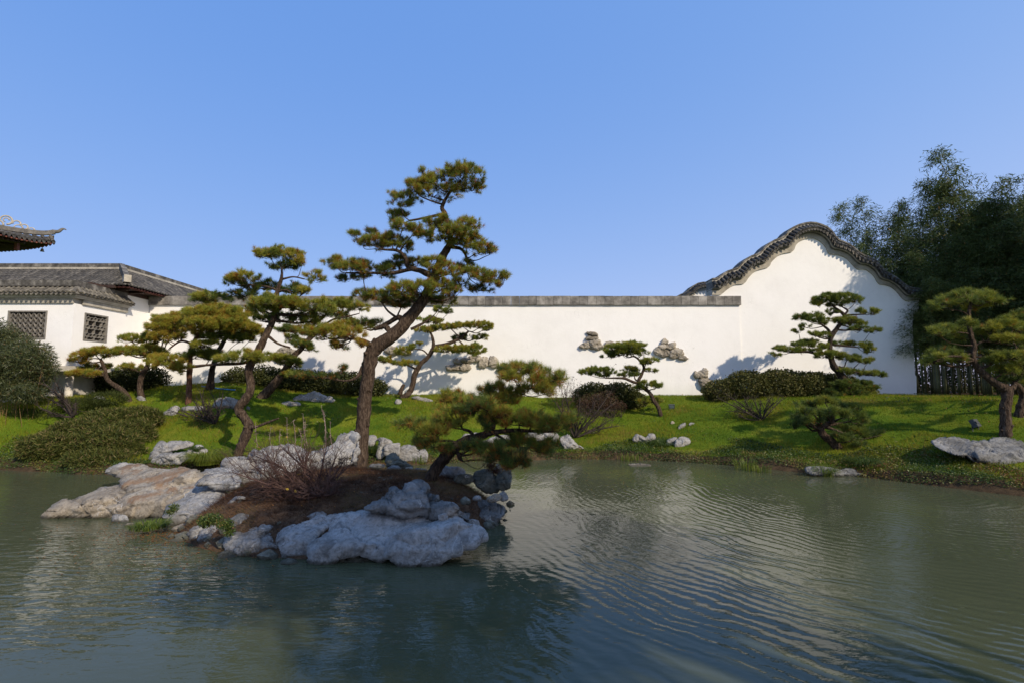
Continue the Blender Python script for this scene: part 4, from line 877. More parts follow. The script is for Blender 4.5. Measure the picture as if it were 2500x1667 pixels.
rock([(1060, 1175), (1090, 1145), (1180, 1135), (1280, 1140), (1400, 1150), (1500, 1155), (1545, 1175), (1550, 1240), (1480, 1238), (1380, 1225), (1250, 1218), (1120, 1205)], 'long grey rock at the right waterline below the domed pine', lambda x, y: (1700 + x / 3.92, 850 + y / 3.92), mat='rock_grey', group=GL)
rock([(720, 1500), (760, 1490), (860, 1490), (940, 1505), (900, 1530), (780, 1525)], 'thin brown rock just breaking the water surface', Zh, mat='rock_warm', group=GL, dy=.2, thick=.4)
rock([(340, 480), (370, 455), (430, 450), (450, 475), (420, 500), (360, 500)], 'grey stone under the corridor building by the bamboo clump', lambda x, y: (x / 3.485, 850 + y / 3.485), Yb=14.6, group=GL)
rock([(455, 500), (490, 460), (560, 445), (620, 490), (600, 515), (500, 515)], 'white streaked stone under the corridor building', lambda x, y: (x / 3.485, 850 + y / 3.485), Yb=14.4, mat='rock_pale', group=GL)
rock([(790, 430), (830, 405), (880, 410), (890, 440), (830, 450)], 'small white stone at the foot of the corridor base wall', lambda x, y: (x / 3.485, 850 + y / 3.485), Yb=14.6, mat='rock_pale', group=GL)

# ornamental stones mounted on the wall as little peaks
def wallcluster(label, conv, stones):
    x, y = conv(*stones[0][0]); c = P(x, y, WY); g = empty('wall_rock', (c[0], WY, c[2]), label, 'rock', 'stone peaks mounted on the white wall')
    for s_ in stones:
        cc = np.array(s_, float).mean(0); s_ = [tuple(cc + (np.array(q) - cc) * 1.08) for q in s_]
        rock(s_, None, conv, Yb=WY - .09, dy=.02, thick=.6, ncut=0, mat='wallstone', amp=1.5, parent=g, name='stone', step=1.5)
wallcluster('stepped stone peak on the wall above the small flat-topped pine', Zh, [[(308, 245), (350, 236), (410, 245), (425, 280), (370, 275), (330, 262)], [(315, 295), (350, 278), (420, 280), (425, 305), (370, 312), (325, 310)],
    [(355, 330), (400, 308), (440, 310), (460, 345), (490, 378), (430, 402), (370, 395), (350, 365)], [(255, 372), (290, 345), (330, 332), (355, 345), (355, 385), (310, 395), (270, 385)], [(495, 360), (520, 332), (570, 332), (585, 355), (550, 380), (505, 380)]])
wallcluster('triangular stone peak on the wall right of the small pine', Zh, [[(1035, 330), (1070, 300), (1105, 325), (1095, 355), (1040, 350)], [(1005, 370), (1040, 350), (1090, 352), (1150, 342), (1165, 380), (1120, 400), (1060, 405), (1010, 390)],
    [(965, 430), (1000, 395), (1060, 395), (1115, 420), (1110, 465), (1050, 475), (1000, 460)], [(1115, 460), (1130, 410), (1190, 393), (1240, 405), (1240, 455), (1200, 492), (1130, 490)], [(1205, 480), (1230, 455), (1270, 465), (1293, 492), (1260, 503), (1215, 497)]])
wallcluster('two stacked stones on the wall at the hedge end', Zh, [[(1345, 640), (1360, 610), (1410, 600), (1440, 578), (1475, 595), (1475, 655), (1440, 665), (1380, 672), (1350, 660)], [(1400, 690), (1430, 670), (1480, 675), (1535, 720), (1530, 745), (1480, 765), (1430, 770), (1405, 735)]])
Z5 = lambda x, y: (820 + x / 3.485, 800 + y / 3.485)
wallcluster('stone peak on the wall beneath the slender wall pine crown', Z5, [[(1000, 275), (1020, 255), (1045, 270), (1060, 305), (1020, 315), (1000, 300)], [(940, 325), (970, 312), (1010, 315), (1050, 310), (1060, 350), (1000, 365), (950, 355)], [(1055, 330), (1090, 300), (1130, 310), (1150, 345), (1120, 368), (1070, 362)], [(1060, 270), (1100, 255), (1200, 235), (1235, 250), (1215, 285), (1130, 300), (1080, 290)]])
wallcluster('pair of knobbly stones on the wall above the orange pine', Z5, [[(1215, 320), (1225, 265), (1255, 240), (1290, 260), (1300, 310), (1270, 340), (1230, 340)], [(1300, 320), (1310, 265), (1345, 245), (1375, 280), (1380, 325), (1340, 342)], [(1370, 360), (1400, 315), (1440, 310), (1460, 345), (1420, 380)]])
wallcluster('stone peak on the wall right behind the main pine trunk', Z5, [[(415, 205), (440, 170), (480, 155), (530, 180), (540, 215), (480, 222)], [(530, 215), (570, 190), (625, 200), (635, 222), (580, 235)]])
wallcluster('greyish stone peak on the wall behind the left pines', lambda x, y: (400 + x / 2.851, 580 + y / 2.851), [[(780, 790), (830, 760), (890, 775), (920, 800), (900, 830), (850, 815), (800, 820)], [(775, 840), (820, 810), (880, 825), (900, 860), (850, 880), (790, 870)]])

# ------------------------------------------------------------------ foliage generators
def needles(cen, axis_, nn, L, wd, tuft_tint, spread=1.0, orange=0.0):
    n = len(cen); N_ = n * nn
    c = np.repeat(cen, nn, 0); ax = np.repeat(axis_, nn, 0)
    q = unit(rng.normal(size=(N_, 3))); d = unit(ax * rng.uniform(.15, 1.1, (N_, 1)) + q * spread)
    base = c - ax * rng.uniform(.0, .05, (N_, 1)) * (L / .1) + d * L * .05
    l_ = L * rng.uniform(.75, 1.12, (N_, 1)); side = unit(np.cross(d, rng.normal(size=(N_, 3)))) * wd / 2
    tipv = base + d * l_; tipv[:, 2] -= .0
    V = np.stack([base - side, base + side, tipv], 1).reshape(-1, 3)
    t_ = np.repeat(tuft_tint, nn) + rng.normal(0, .09, N_)
    low = (d * ax).sum(1) < .25
    t_ = np.where(low & (rng.random(N_) < orange), rng.uniform(.86, 1, N_), t_)
    t_ = np.clip(t_, 0, 1)
    return V, np.arange(N_ * 3).reshape(-1, 3), np.repeat(t_, 3)
def quads(cen, L, wd, dirs=None, nrm=None, bend=0):
    n = len(cen); d = unit(rng.normal(size=(n, 3))) if dirs is None else dirs
    r = unit(np.cross(d, rng.normal(size=(n, 3)) if nrm is None else nrm)); L = np.asarray(L).reshape(-1, 1); wd = np.asarray(wd).reshape(-1, 1)
    m_ = cen + d * L * .45
    V = np.stack([cen, m_ + r * wd / 2, cen + d * L, m_ - r * wd / 2], 1).reshape(-1, 3)
    return V, np.arange(n * 4).reshape(-1, 4)

def pine(label, trunk, pads, conv, sc, base_fn=terrain, Y=None, bark_='bark', tint=.42, tvar=.16, orange=.25, L=.105, nn=38, wd=.0042, density=1.0, spread=.45, extra=(), seed=0, limbs=True, padk=1.1, group='clipped garden pines'):
    global rng
    rng_old = rng; rng = np.random.default_rng(100 + seed)
    px, py = conv(*trunk[0][:2])
    if Y is None: b = G(px, py, base_fn); Y = b[1]
    else: b = P(px, py, Y)
    mpp = Y / F / sc
    root = empty('pine_tree', tuple(b), label, 'tree', group)
    tp = []; tr = []
    for q in trunk:
        p = P(*conv(q[0], q[1]), Y + (q[3] if len(q) > 3 else 0)); tp.append(p); tr.append(q[2] * mpp / 2 * .9)
    tp[0] = tp[0] - [0, 0, .08]; tr[0] *= 1.12
    A = catmull(np.hstack([np.array(tp), np.array(tr)[:, None]]), 7); tpf, trf = A[:, :3], np.maximum(A[:, 3], .008)
    mb = MB(); mb.tube(tpf, trf, 14, True, .22, seed=seed * 3.1)
    for k in range(int(len(tpf) * .25)):   # knots and stubs
        i = int(rng.integers(2, len(tpf) - 2)); d = unit(np.array([rng.uniform(-1, 1), rng.uniform(-1, .3), rng.uniform(0, .4)])); r = trf[i]
        mb.tube([tpf[i] + d * r * .4, tpf[i] + d * r * 1.25], [r * .4, r * .22], 6, True, .2)
    for q in extra:    # explicit limbs
        ep = np.array([P(*conv(e[0], e[1]), Y + (e[3] if len(e) > 3 else 0)) for e in q]); er = np.array([e[2] * mpp / 2 for e in q])
        A2 = catmull(np.hstack([ep, er[:, None]]), 6); mb.tube(A2[:, :3], np.maximum(A2[:, 3], .006), 8, True, .2, seed=seed + 5)
        tpf = np.vstack([tpf, A2[:, :3]]); trf = np.concatenate([trf, A2[:, 3]])
    mb.build('trunk', M[bark_], root)
    for pi, pad in enumerate(pads):
        cx_, cy_, rx, ry = pad[:4]; dY = pad[4] if len(pad) > 4 else rng.uniform(-1, 1) * spread
        pt = pad[5] if len(pad) > 5 else tint + rng.normal(0, .05)
        c = P(*conv(cx_, cy_), Y + dY); a_, b_ = rx * mpp, ry * mpp; c_ = min(max(.75 * a_, .8 * b_), 1.3)
        a_ *= padk; b_ *= padk; c_ *= padk
        a_ = max(a_ - L * .22, .05); b_ = max(b_ - L * .25, .03); c_ = max(c_ - L * .3, .05)
        area = math.pi * (a_ + .04) * (c_ + .04); layers = 1 + min(2.2, b_ / .10)
        nt_ = int(area / (.0105 * (L / .105) ** 2) * density * layers * 1.35) + 8
        # uneven clumps
        nc = max(2, nt_ // 7); u_ = rng.random(nc) ** .5; th = rng.uniform(0, 2 * math.pi, nc)
        cz = np.sqrt(np.maximum(0, 1 - u_ ** 2)); lift = np.where(rng.random(nc) < .62, rng.uniform(.55, 1.1, nc), rng.uniform(-.55, .55, nc))
        cl = np.stack([a_ * u_ * np.cos(th), c_ * u_ * np.sin(th), b_ * cz * lift - .15 * b_], 1)
        k = rng.integers(0, nc, nt_); off = rng.normal(0, 1, (nt_, 3)) * np.array([.42, .42, .25]) * min(.10, .5 * a_ + .03) * (L / .105)
        tc = cl[k] + off
        ax = unit(np.stack([tc[:, 0] / (a_ + .05) * .75, tc[:, 1] / (c_ + .05) * .75, .55 + tc[:, 2] / (b_ + .05) * .45], 1) + rng.normal(0, .28, (nt_, 3)))
        ht = np.clip(tc[:, 2] / (b_ + .02), -1, 1)
        tt_ = np.clip(pt + rng.normal(0, tvar, nc)[k] * .7 + rng.normal(0, .05, nt_) + .06 * ht, .02, .84)
        tt_ = np.where(rng.random(nt_) < orange * .22, rng.uniform(.86, 1, nt_), tt_)
        V, Fc, at = needles(c + tc, ax, nn, L, wd, tt_, .62, orange)
        link('foliage_pad', npmesh('foliage_pad', V, Fc, at, False, [M['needle']]), root)
        # limb
        mb = MB(); bot = c + np.array([0, 0, -.45 * b_])
        dist = np.linalg.norm((tpf - bot) * [1, 1, 1.35], axis=1) + np.where(tpf[:, 2] > bot[2] + .05, .25, 0); i = int(dist.argmin()); s0 = tpf[i]
        Lm = np.linalg.norm(bot - s0); r0 = min(trf[i] * .55, .012 + .028 * Lm + .01 * a_)
        if Lm > .05:
            mid1 = s0 + (bot - s0) * .35 + rng.normal(0, .05, 3) * Lm + [0, 0, -.05 * Lm]; mid2 = s0 + (bot - s0) * .7 + rng.normal(0, .05, 3) * Lm + [0, 0, -.02 * Lm]
            cp = catmull([s0, mid1, mid2, bot], 4); mb.tube(cp, np.linspace(r0, max(.006, r0 * .45), len(cp)), 6, True, .15)
        idxs = rng.permutation(nc)[:min(nc, 12)]
        for q in idxs:
            e = c + cl[q] - [0, 0, .02]; m1 = (bot + e) / 2 + rng.normal(0, .03, 3) - [0, 0, .03]; cp = catmull([bot, m1, e], 2)
            mb.tube(cp, np.linspace(max(.004, r0 * .35), .003, len(cp)), 3, True, 0, False)
            # twiglets
            for s in range(2):
                f_ = cl[int(rng.integers(0, nc))]; 
                if np.linalg.norm(f_ - cl[q]) < .35: mb.tube([m1, (m1 + c + f_) / 2 - [0, 0, .02], c + f_], [.004, .003, .002], 3, False, 0, False)
        if mb.v: mb.build('branch', M[bark_ if bark_ != 'bark_red' else 'bark'], root)
    rng = rng_old
    return root

Z4 = lambda x, y: (780 + x / 3.136, 380 + y / 3.136)
pads = [(1090, 150, 165, 105), (1160, 240, 95, 70), (1010, 110, 90, 50), (805, 140, 45, 40), (870, 270, 185, 110, -.1, .55), (740, 250, 100, 70), (610, 330, 115, 95), (590, 480, 105, 75), (640, 540, 90, 50), (730, 570, 80, 45),
        (960, 520, 150, 50, -.2), (1120, 530, 100, 60), (960, 610, 200, 60, -.3, .5), (1120, 650, 130, 80, -.2, .55), (1220, 720, 110, 75, -.1, .5), (1300, 740, 55, 50, 0, .6), (560, 650, 110, 60), (430, 660, 110, 65, -.3), (640, 680, 90, 60), (265, 610, 60, 40, -.2, .25), (400, 600, 60, 40, -.1, .2), (330, 670, 70, 40, 0, .6),
        (110, 830, 90, 70, -.1, .5), (230, 850, 110, 60, -.3), (370, 860, 110, 60, 0, .3), (500, 880, 100, 60, .2, .3), (620, 820, 110, 60, .3, .35), (740, 830, 80, 50, .2, .3), (200, 930, 90, 35, .2, .2), (350, 930, 50, 35, .1, .2), (520, 920, 50, 30, .2, .2),
        (880, 830, 100, 70, -.4, .55), (960, 880, 100, 80, -.3, .5), (1100, 870, 80, 60, .2, .4), (1190, 920, 120, 70, -.1, .5), (1320, 950, 80, 60, 0, .6), (1400, 960, 65, 70, -.1, .65), (1240, 1020, 90, 45, .2, .2), (1080, 980, 80, 50, .3, .3), (1150, 820, 50, 40, .2, .2),
        (350, 1060, 90, 60, .2, .25), (470, 1080, 110, 70, -.2, .35), (620, 1030, 120, 70, -.4, .5), (780, 1020, 130, 80, -.5, .55), (920, 1010, 100, 70, -.3, .5), (1030, 1060, 80, 60, 0, .5), (620, 1120, 140, 50, .2, .3), (800, 1110, 120, 50, .3, .3), (960, 1110, 90, 45, .2, .45),
        (40, 1350, 110, 80, -.3, .6), (150, 1340, 110, 80, -.1, .62), (-40, 1330, 100, 75, 0, .5), (-110, 1340, 80, 60, .1, .6), (250, 1370, 100, 80, -.3, .66), (340, 1430, 60, 50, -.3, .75), (330, 1300, 110, 60, .2, .35), (440, 1290, 70, 50, .3, .35), (170, 1440, 90, 45, -.2, .7),
        (150, 1635, 60, 40, -.15, .1), (60, 1685, 60, 26, -.2, .1), (-60, 1680, 70, 26, -.2, .12), (-170, 1670, 60, 24, -.2, .4)]
pads = [p + (rng.uniform(-.5, .5), ) if len(p) == 4 else p for p in pads]
pine('tallest pine on the island with a thick leaning trunk and tiered crown', [(310, 2385, 128), (325, 2150, 112), (345, 1900, 108), (370, 1700, 110), (385, 1560, 122), (430, 1470, 122), (560, 1380, 112), (700, 1230, 100), (790, 1120, 90), (850, 1000, 82), (890, 900, 74), (940, 780, 70), (990, 690, 58), (1000, 590, 45), (960, 450, 40), (940, 390, 34), (1000, 280, 24), (1070, 200, 16)],
     pads, Z4, 3.136, island, bark_='bark', tint=.52, orange=.55, nn=38, L=.115, wd=.0058, density=1.0, padk=1.15, seed=1,
     extra=[[(640, 1260, 50), (600, 1240, 42), (540, 1275, 36, .1), (470, 1310, 28, .15)], [(540, 1350, 46), (500, 1310, 40, .1), (420, 1330, 30, .15)], [(870, 930, 50), (780, 885, 44), (680, 855, 36), (660, 790, 30, -.1), (600, 730, 24, -.2), (480, 720, 14, -.3)], [(700, 870, 34), (560, 900, 26, .1), (400, 900, 20, 0), (200, 900, 12, 0)],
            [(940, 450, 26), (820, 475, 20), (690, 500, 16)], [(1000, 700, 30), (1090, 720, 24, .1), (1130, 800, 18, .2), (1130, 880, 14, .2)], [(430, 1480, 50), (350, 1420, 30, -.2), (250, 1400, 20, -.3)], [(330, 1615, 34), (290, 1690, 24, -.1), (200, 1722, 16, -.15), (60, 1700, 12, -.2), (-80, 1685, 8, -.2)],
            [(700, 1330, 24, .1), (800, 1280, 18, .2), (870, 1230, 12, .25)]])
pine('sparse dark twig spray low on the left of the main trunk', [(1380, 900, 14), (1330, 960, 14), (1230, 985, 12), (1120, 980, 10), (1040, 955, 8)],
     [(1180, 930, 50, 35, 0, .1), (1260, 930, 60, 35, .05, .1), (1100, 945, 45, 22, 0, .1), (1040, 950, 50, 20, 0, .5)], lambda x, y: (400 + x / 2.851, 580 + y / 2.851), 2.851, Y=9.0, nn=26, density=.5, orange=0, seed=2, bark_='bark_dark') if False else None

Z3 = lambda x, y: (400 + x / 2.851, 580 + y / 2.851)
pine('slender pine with an S-curved trunk rising behind the island rocks', [(500, 1590, 66), (520, 1500, 64), (570, 1380, 68), (590, 1300, 70), (545, 1235, 66), (520, 1180, 64), (570, 1120, 66), (605, 1040, 58), (592, 930, 56), (620, 850, 56), (670, 760, 56), (710, 680, 52), (755, 590, 44), (775, 480, 38), (790, 380, 34), (818, 290, 24), (822, 220, 14)],
     [(700, 120, 90, 40), (800, 110, 110, 50, -.3), (900, 120, 90, 50), (840, 190, 110, 50, .3, .35), (960, 180, 55, 50), (1040, 280, 70, 50, -.1), (900, 360, 110, 45, .3, .25), (980, 370, 60, 40), (560, 280, 110, 45, -.1), (480, 310, 70, 40, 0, .5), (620, 350, 110, 55, .3, .25), (730, 330, 60, 40, .3, .2), (560, 400, 100, 40, .2, .2),
      (330, 420, 130, 45, .5, .5), (250, 430, 70, 35, .6, .5), (760, 450, 150, 60, -.4, .52), (680, 500, 100, 50, -.2, .4), (880, 460, 120, 55, -.3, .55), (950, 510, 90, 50, 0, .35), (820, 560, 90, 45, .3, .2), (1080, 470, 100, 55, -.1, .52), (1130, 520, 80, 50, .1, .4), (1010, 570, 120, 40, .3, .3), (700, 570, 80, 40, .3, .3),
      (560, 820, 110, 45, -.3, .55), (450, 850, 90, 45, -.2, .52), (640, 850, 60, 30, -.2, .5)],
     Z3, 2.851, Y=12.1, bark_='bark', tint=.66, tvar=.16, orange=.12, L=.105, nn=36, wd=.0062, seed=3, spread=.5,
     extra=[[(640, 830, 30), (560, 870, 24), (420, 880, 18), (230, 890, 12)], [(730, 690, 22), (800, 740, 16, .1), (880, 765, 12, .2)], [(590, 1310, 40), (640, 1315, 22, -.1), (720, 1285, 16, -.15), (800, 1255, 10, -.2)], [(800, 370, 20), (700, 340, 16, .1), (600, 330, 12)], [(830, 290, 16), (900, 275, 12), (980, 290, 8)]])
pine('low dark pine sprig reaching right over the lawn', [(640, 1312, 12), (730, 1285, 12), (800, 1260, 9)], [(760, 1240, 90, 25, 0, .12), (830, 1205, 75, 30, 0, .12), (720, 1250, 60, 18, 0, .15), (870, 1220, 40, 20, 0, .15)], Z3, 2.851, Y=11.9, orange=.05, seed=4, bark_='bark_dark', nn=30, density=.6, L=.12) if False else None

pine('yellow-green domed pine with a straight reddish trunk on the left lawn', [(172, 1150, 40), (175, 1050, 38), (180, 900, 36), (190, 780, 30), (230, 690, 24), (300, 620, 16)],
     [(60, 600, 130, 60), (160, 560, 130, 55), (280, 530, 140, 55, -.3), (400, 510, 150, 50, -.3), (500, 540, 130, 50, -.2), (330, 600, 160, 50, -.5), (460, 600, 140, 60, -.5), (560, 630, 110, 50, -.3), (630, 660, 80, 50, -.1), (240, 650, 100, 45, -.2), (430, 690, 170, 40, .2, .4), (540, 700, 90, 40, .2, .35), (20, 690, 110, 60, .1), (290, 745, 90, 35, -.3, .58),
      (40, 870, 110, 70, -.2), (120, 900, 70, 60, -.3), (-50, 850, 70, 50, .1), (210, 820, 110, 50, .1, .35), (320, 820, 80, 50, .3, .3), (-30, 620, 80, 60, .1)],
     Z3, 2.851, bark_='bark_red', tint=.74, tvar=.14, orange=.06, L=.105, nn=34, wd=.0068, seed=5, spread=.6,
     extra=[[(185, 900, 22), (260, 890, 18), (340, 880, 12)], [(200, 740, 18), (120, 720, 14), (40, 770, 10)]])
pine('dark-trunked pine leaning right close to the white wall at left', [(322, 1055, 60), (330, 960, 44), (350, 870, 36), (385, 780, 34), (430, 700, 26), (450, 640, 18)],
     [(420, 620, 120, 40, .2, .3), (520, 660, 90, 40, .3, .35), (340, 800, 70, 40, .2, .2)], Z3, 2.851, bark_='bark_dark', tint=.35, L=.11, nn=30, wd=.007, seed=6)
pine('slanting pine in front of the dark hedge with spreading right crown', [(672, 1105, 70), (740, 1050, 62), (810, 970, 56), (865, 890, 50), (900, 830, 46), (955, 775, 38), (1010, 700, 26), (1080, 620, 18)],
     [(1180, 470, 110, 40, .2, .5), (1270, 450, 90, 40, .2, .52), (1360, 490, 90, 35, .1, .55), (1210, 530, 70, 35), (860, 640, 90, 40, .3, .3), (960, 640, 90, 35, .2, .3), (1010, 770, 60, 40, .1, .45), (950, 740, 80, 35, -.1, .3), (880, 700, 60, 35, .1, .3), (760, 830, 90, 35, -.1, .55), (840, 850, 100, 40, -.2, .5), (920, 880, 60, 40, -.1, .45), (900, 940, 70, 30, 0, .5), (1250, 570, 60, 30, .2, .4)],
     Z3, 2.851, bark_='bark', tint=.5, orange=.15, L=.105, nn=32, wd=.007, seed=7, extra=[[(950, 780, 24), (1040, 690, 18), (1160, 580, 14), (1280, 550, 10), (1360, 530, 7)]])
Z1 = lambda x, y: (x / 3.136, 500 + y / 3.136)
pine('low spreading twin-stemmed pine in front of the corridor base', [(1000, 1500, 44), (950, 1430, 40), (880, 1380, 38), (820, 1330, 34), (800, 1250, 28), (770, 1180, 20)],
     [(640, 1150, 80, 40, -.2, .68), (720, 1120, 90, 40, -.1, .62), (820, 1130, 80, 40, 0, .6), (600, 1190, 60, 30, -.2, .72), (690, 1230, 70, 30, .2, .3), (800, 1240, 70, 30, .3, .3), (620, 1290, 90, 30, -.3, .66), (700, 1285, 70, 28, -.2, .6)],
     Z1, 3.136, bark_='bark', tint=.72, L=.10, nn=32, wd=.007, seed=8)
pine('second low pine with a crooked trunk right of the twin-stemmed one', [(1090, 1480, 50), (1070, 1380, 40), (1090, 1300, 40), (1130, 1230, 34), (1130, 1160, 26)],
     [(940, 1120, 90, 45, -.1, .58), (1030, 1120, 90, 45, -.2, .6), (1130, 1120, 100, 50, -.1, .6), (1010, 1030, 90, 45, .1, .55), (1120, 1020, 90, 45, .1, .55), (1200, 960, 80, 50, .2, .55), (990, 1240, 90, 35, -.1, .5), (1180, 1080, 60, 40), (1230, 1130, 60, 40, .1, .5), (1240, 880, 80, 50, .3, .6), (1330, 880, 90, 50, .3, .6), (1380, 960, 90, 60, .2, .5), (1280, 970, 80, 50, .2, .4)],
     Z1, 3.136, bark_='bark', tint=.7, L=.10, nn=32, wd=.007, seed=9)
pine('slender wall pine with layered crown behind the main trunk', [(560, 585, 60), (620, 555, 54), (655, 480, 50), (670, 400, 48), (720, 310, 44), (790, 240, 42), (830, 160, 36), (820, 80, 24), (800, 30, 14)],
     [(770, -70, 90, 35), (830, -55, 80, 35), (880, -150, 70, 35, .2, .4), (960, -140, 50, 40, .1, .35), (760, 20, 90, 30, -.1), (860, 10, 80, 35, 0, .35), (960, -10, 90, 30), (1080, -20, 90, 30, -.1, .65), (1230, -20, 110, 40, -.2, .7), (1290, 10, 60, 30), (1240, 80, 70, 30, .1, .45), (1090, 85, 90, 40, .2, .2), (950, 185, 100, 35, -.2, .62), (1060, 180, 90, 40, -.2, .6), (1170, 190, 110, 60, -.2, .5), (560, 200, 70, 40, -.1, .55), (620, 165, 60, 35, 0, .6), (710, 135, 40, 18, 0, .6), (400, 270, 75, 40, -.1, .55), (480, 290, 40, 25), (600, 300, 100, 32, -.1, .6)],
     Z5, 3.485, Y=17.1, bark_='bark', tint=.62, orange=.04, L=.085, nn=30, wd=.007, seed=10, spread=.35,
     extra=[[(850, 160, 34), (940, 140, 30), (1040, 100, 26), (1130, 30, 16)], [(790, 235, 14), (740, 190, 12), (670, 180, 9)], [(690, 355, 22), (640, 330, 16), (560, 295, 10)], [(545, 570, 40), (560, 520, 34), (580, 480, 26)]])
pine('leaning dark pine on the island with rusty orange needles', [(790, 1290, 120), (850, 1200, 115), (930, 1100, 105), (1020, 1010, 95), (1120, 950, 80), (1230, 920, 76), (1310, 880, 60), (1340, 820, 46), (1320, 740, 34), (1300, 680, 24)],
     [(620, 820, 70, 45, .1, .15), (700, 800, 90, 50, 0, .3), (790, 830, 90, 55, -.1, .4), (870, 890, 110, 60, -.2, .66), (960, 790, 110, 60, -.1, .4), (900, 780, 80, 45, .1, .6), (740, 960, 70, 40, -.2, .1), (820, 990, 90, 45, -.3, .25), (900, 1020, 80, 40, -.3, .3), (1000, 640, 140, 80, .1, .6), (940, 600, 110, 60, .3, .5), (1080, 600, 100, 80, .4, .3), (1080, 700, 110, 70, 0, .3),
      (1180, 680, 110, 70, -.2, .3), (1290, 670, 130, 70, -.3, .35), (1370, 720, 110, 60, -.1, .65), (1250, 780, 90, 50, 0, .3), (1270, 830, 70, 50, -.2, .1), (1260, 540, 80, 60, .5, .35), (1330, 520, 100, 70, .3, .4), (1400, 560, 110, 70, .2, .6), (1500, 570, 90, 60, .2, .62), (1450, 620, 100, 40, .2, .5),
      (1500, 370, 110, 60, .2, .4), (1600, 350, 130, 60, 0, .42), (1700, 370, 120, 60, 0, .4), (1550, 430, 120, 60, -.1, .6), (1680, 460, 130, 70, -.1, .62), (1800, 420, 110, 70, 0, .45), (1850, 470, 90, 60, .1, .5), (1780, 540, 90, 50, 0, .74), (1600, 520, 90, 40, .2, .4),
      (1450, 790, 110, 50, 0, .4), (1560, 800, 110, 50, -.1, .62), (1680, 790, 110, 50, 0, .6), (1800, 800, 110, 50, 0, .5), (1900, 820, 100, 50, .1, .5), (1990, 800, 90, 50, .2, .4), (1650, 740, 120, 40, .2, .35), (1840, 860, 90, 35, 0, .5),
      (1150, 1000, 90, 40, -.2, .25), (1250, 1020, 100, 45, -.3, .25), (1360, 1050, 110, 60, -.3, .2), (1440, 1090, 100, 60, -.4, .25), (1550, 1110, 90, 60, -.3, .2), (1500, 1160, 90, 45, -.4, .25), (1600, 1140, 60, 50, -.2, .3), (1560, 980, 110, 50, .1, .4), (1680, 980, 120, 50, .1, .35), (1800, 970, 80, 45, .2, .3), (1720, 1040, 90, 45, .1, .5), (1560, 900, 90, 30, .2, .3), (1400, 980, 80, 35)],
     Z5, 3.485, island, bark_='bark_dark', orange=.65, tint=.38, L=.115, nn=36, wd=.006, padk=1.3, seed=11, spread=.4,
     extra=[[(1290, 900, 50), (1400, 880, 44), (1550, 870, 34, .05), (1750, 880, 24, .1), (1900, 880, 14, .1)], [(1180, 930, 34), (1140, 880, 28), (1080, 860, 20)], [(1040, 980, 30), (960, 960, 24, -.1), (880, 960, 16, -.2)], [(1330, 830, 40), (1400, 700, 24, .2), (1440, 620, 20, .3), (1560, 500, 14, .2)],
            [(1350, 900, 26), (1420, 940, 20, .1), (1500, 1000, 14, .1), (1640, 1020, 10, .1)], [(1010, 1010, 40), (1040, 1070, 36, -.1), (1060, 1110, 34, -.1), (1080, 1135, 10, -.1)]])
pine('small flat-topped pine with curved trunk in front of the wall, centre right', [(1035, 1035, 46), (1010, 960, 44), (970, 900, 42), (920, 810, 40), (850, 750, 40), (820, 700, 36), (850, 640, 30), (870, 570, 28), (830, 510, 22), (780, 470, 18), (720, 480, 12)],
     [(600, 400, 110, 60, -.1), (690, 370, 130, 50, -.2), (790, 380, 110, 55, -.1), (850, 430, 70, 50), (530, 450, 70, 50, .1, .35), (640, 440, 100, 40, .1, .35), (740, 430, 100, 40, .1, .4), (930, 510, 85, 35, -.1), (890, 530, 50, 25), (940, 600, 55, 28, -.1), (730, 590, 70, 35), (800, 600, 60, 30), (700, 640, 75, 28, .1, .3), (780, 640, 60, 25, .1, .3), (340, 620, 90, 45), (430, 610, 100, 50, -.1, .35), (530, 610, 75, 40, 0, .35), (480, 650, 70, 20, .1, .2), (900, 730, 90, 38, -.1), (990, 750, 75, 35, -.1), (840, 770, 70, 30, 0, .4), (870, 890, 65, 35, .1, .6), (1000, 880, 50, 40, .2, .5), (940, 900, 40, 25, .1, .5)],
     Zh, 3.92, bark_='bark', tint=.45, orange=.03, L=.085, nn=30, wd=.007, seed=12, spread=.2,
     extra=[[(830, 730, 30), (760, 710, 26), (690, 680, 24), (600, 675, 18), (500, 675, 12)], [(820, 710, 18), (790, 690, 14), (780, 665, 10)]])
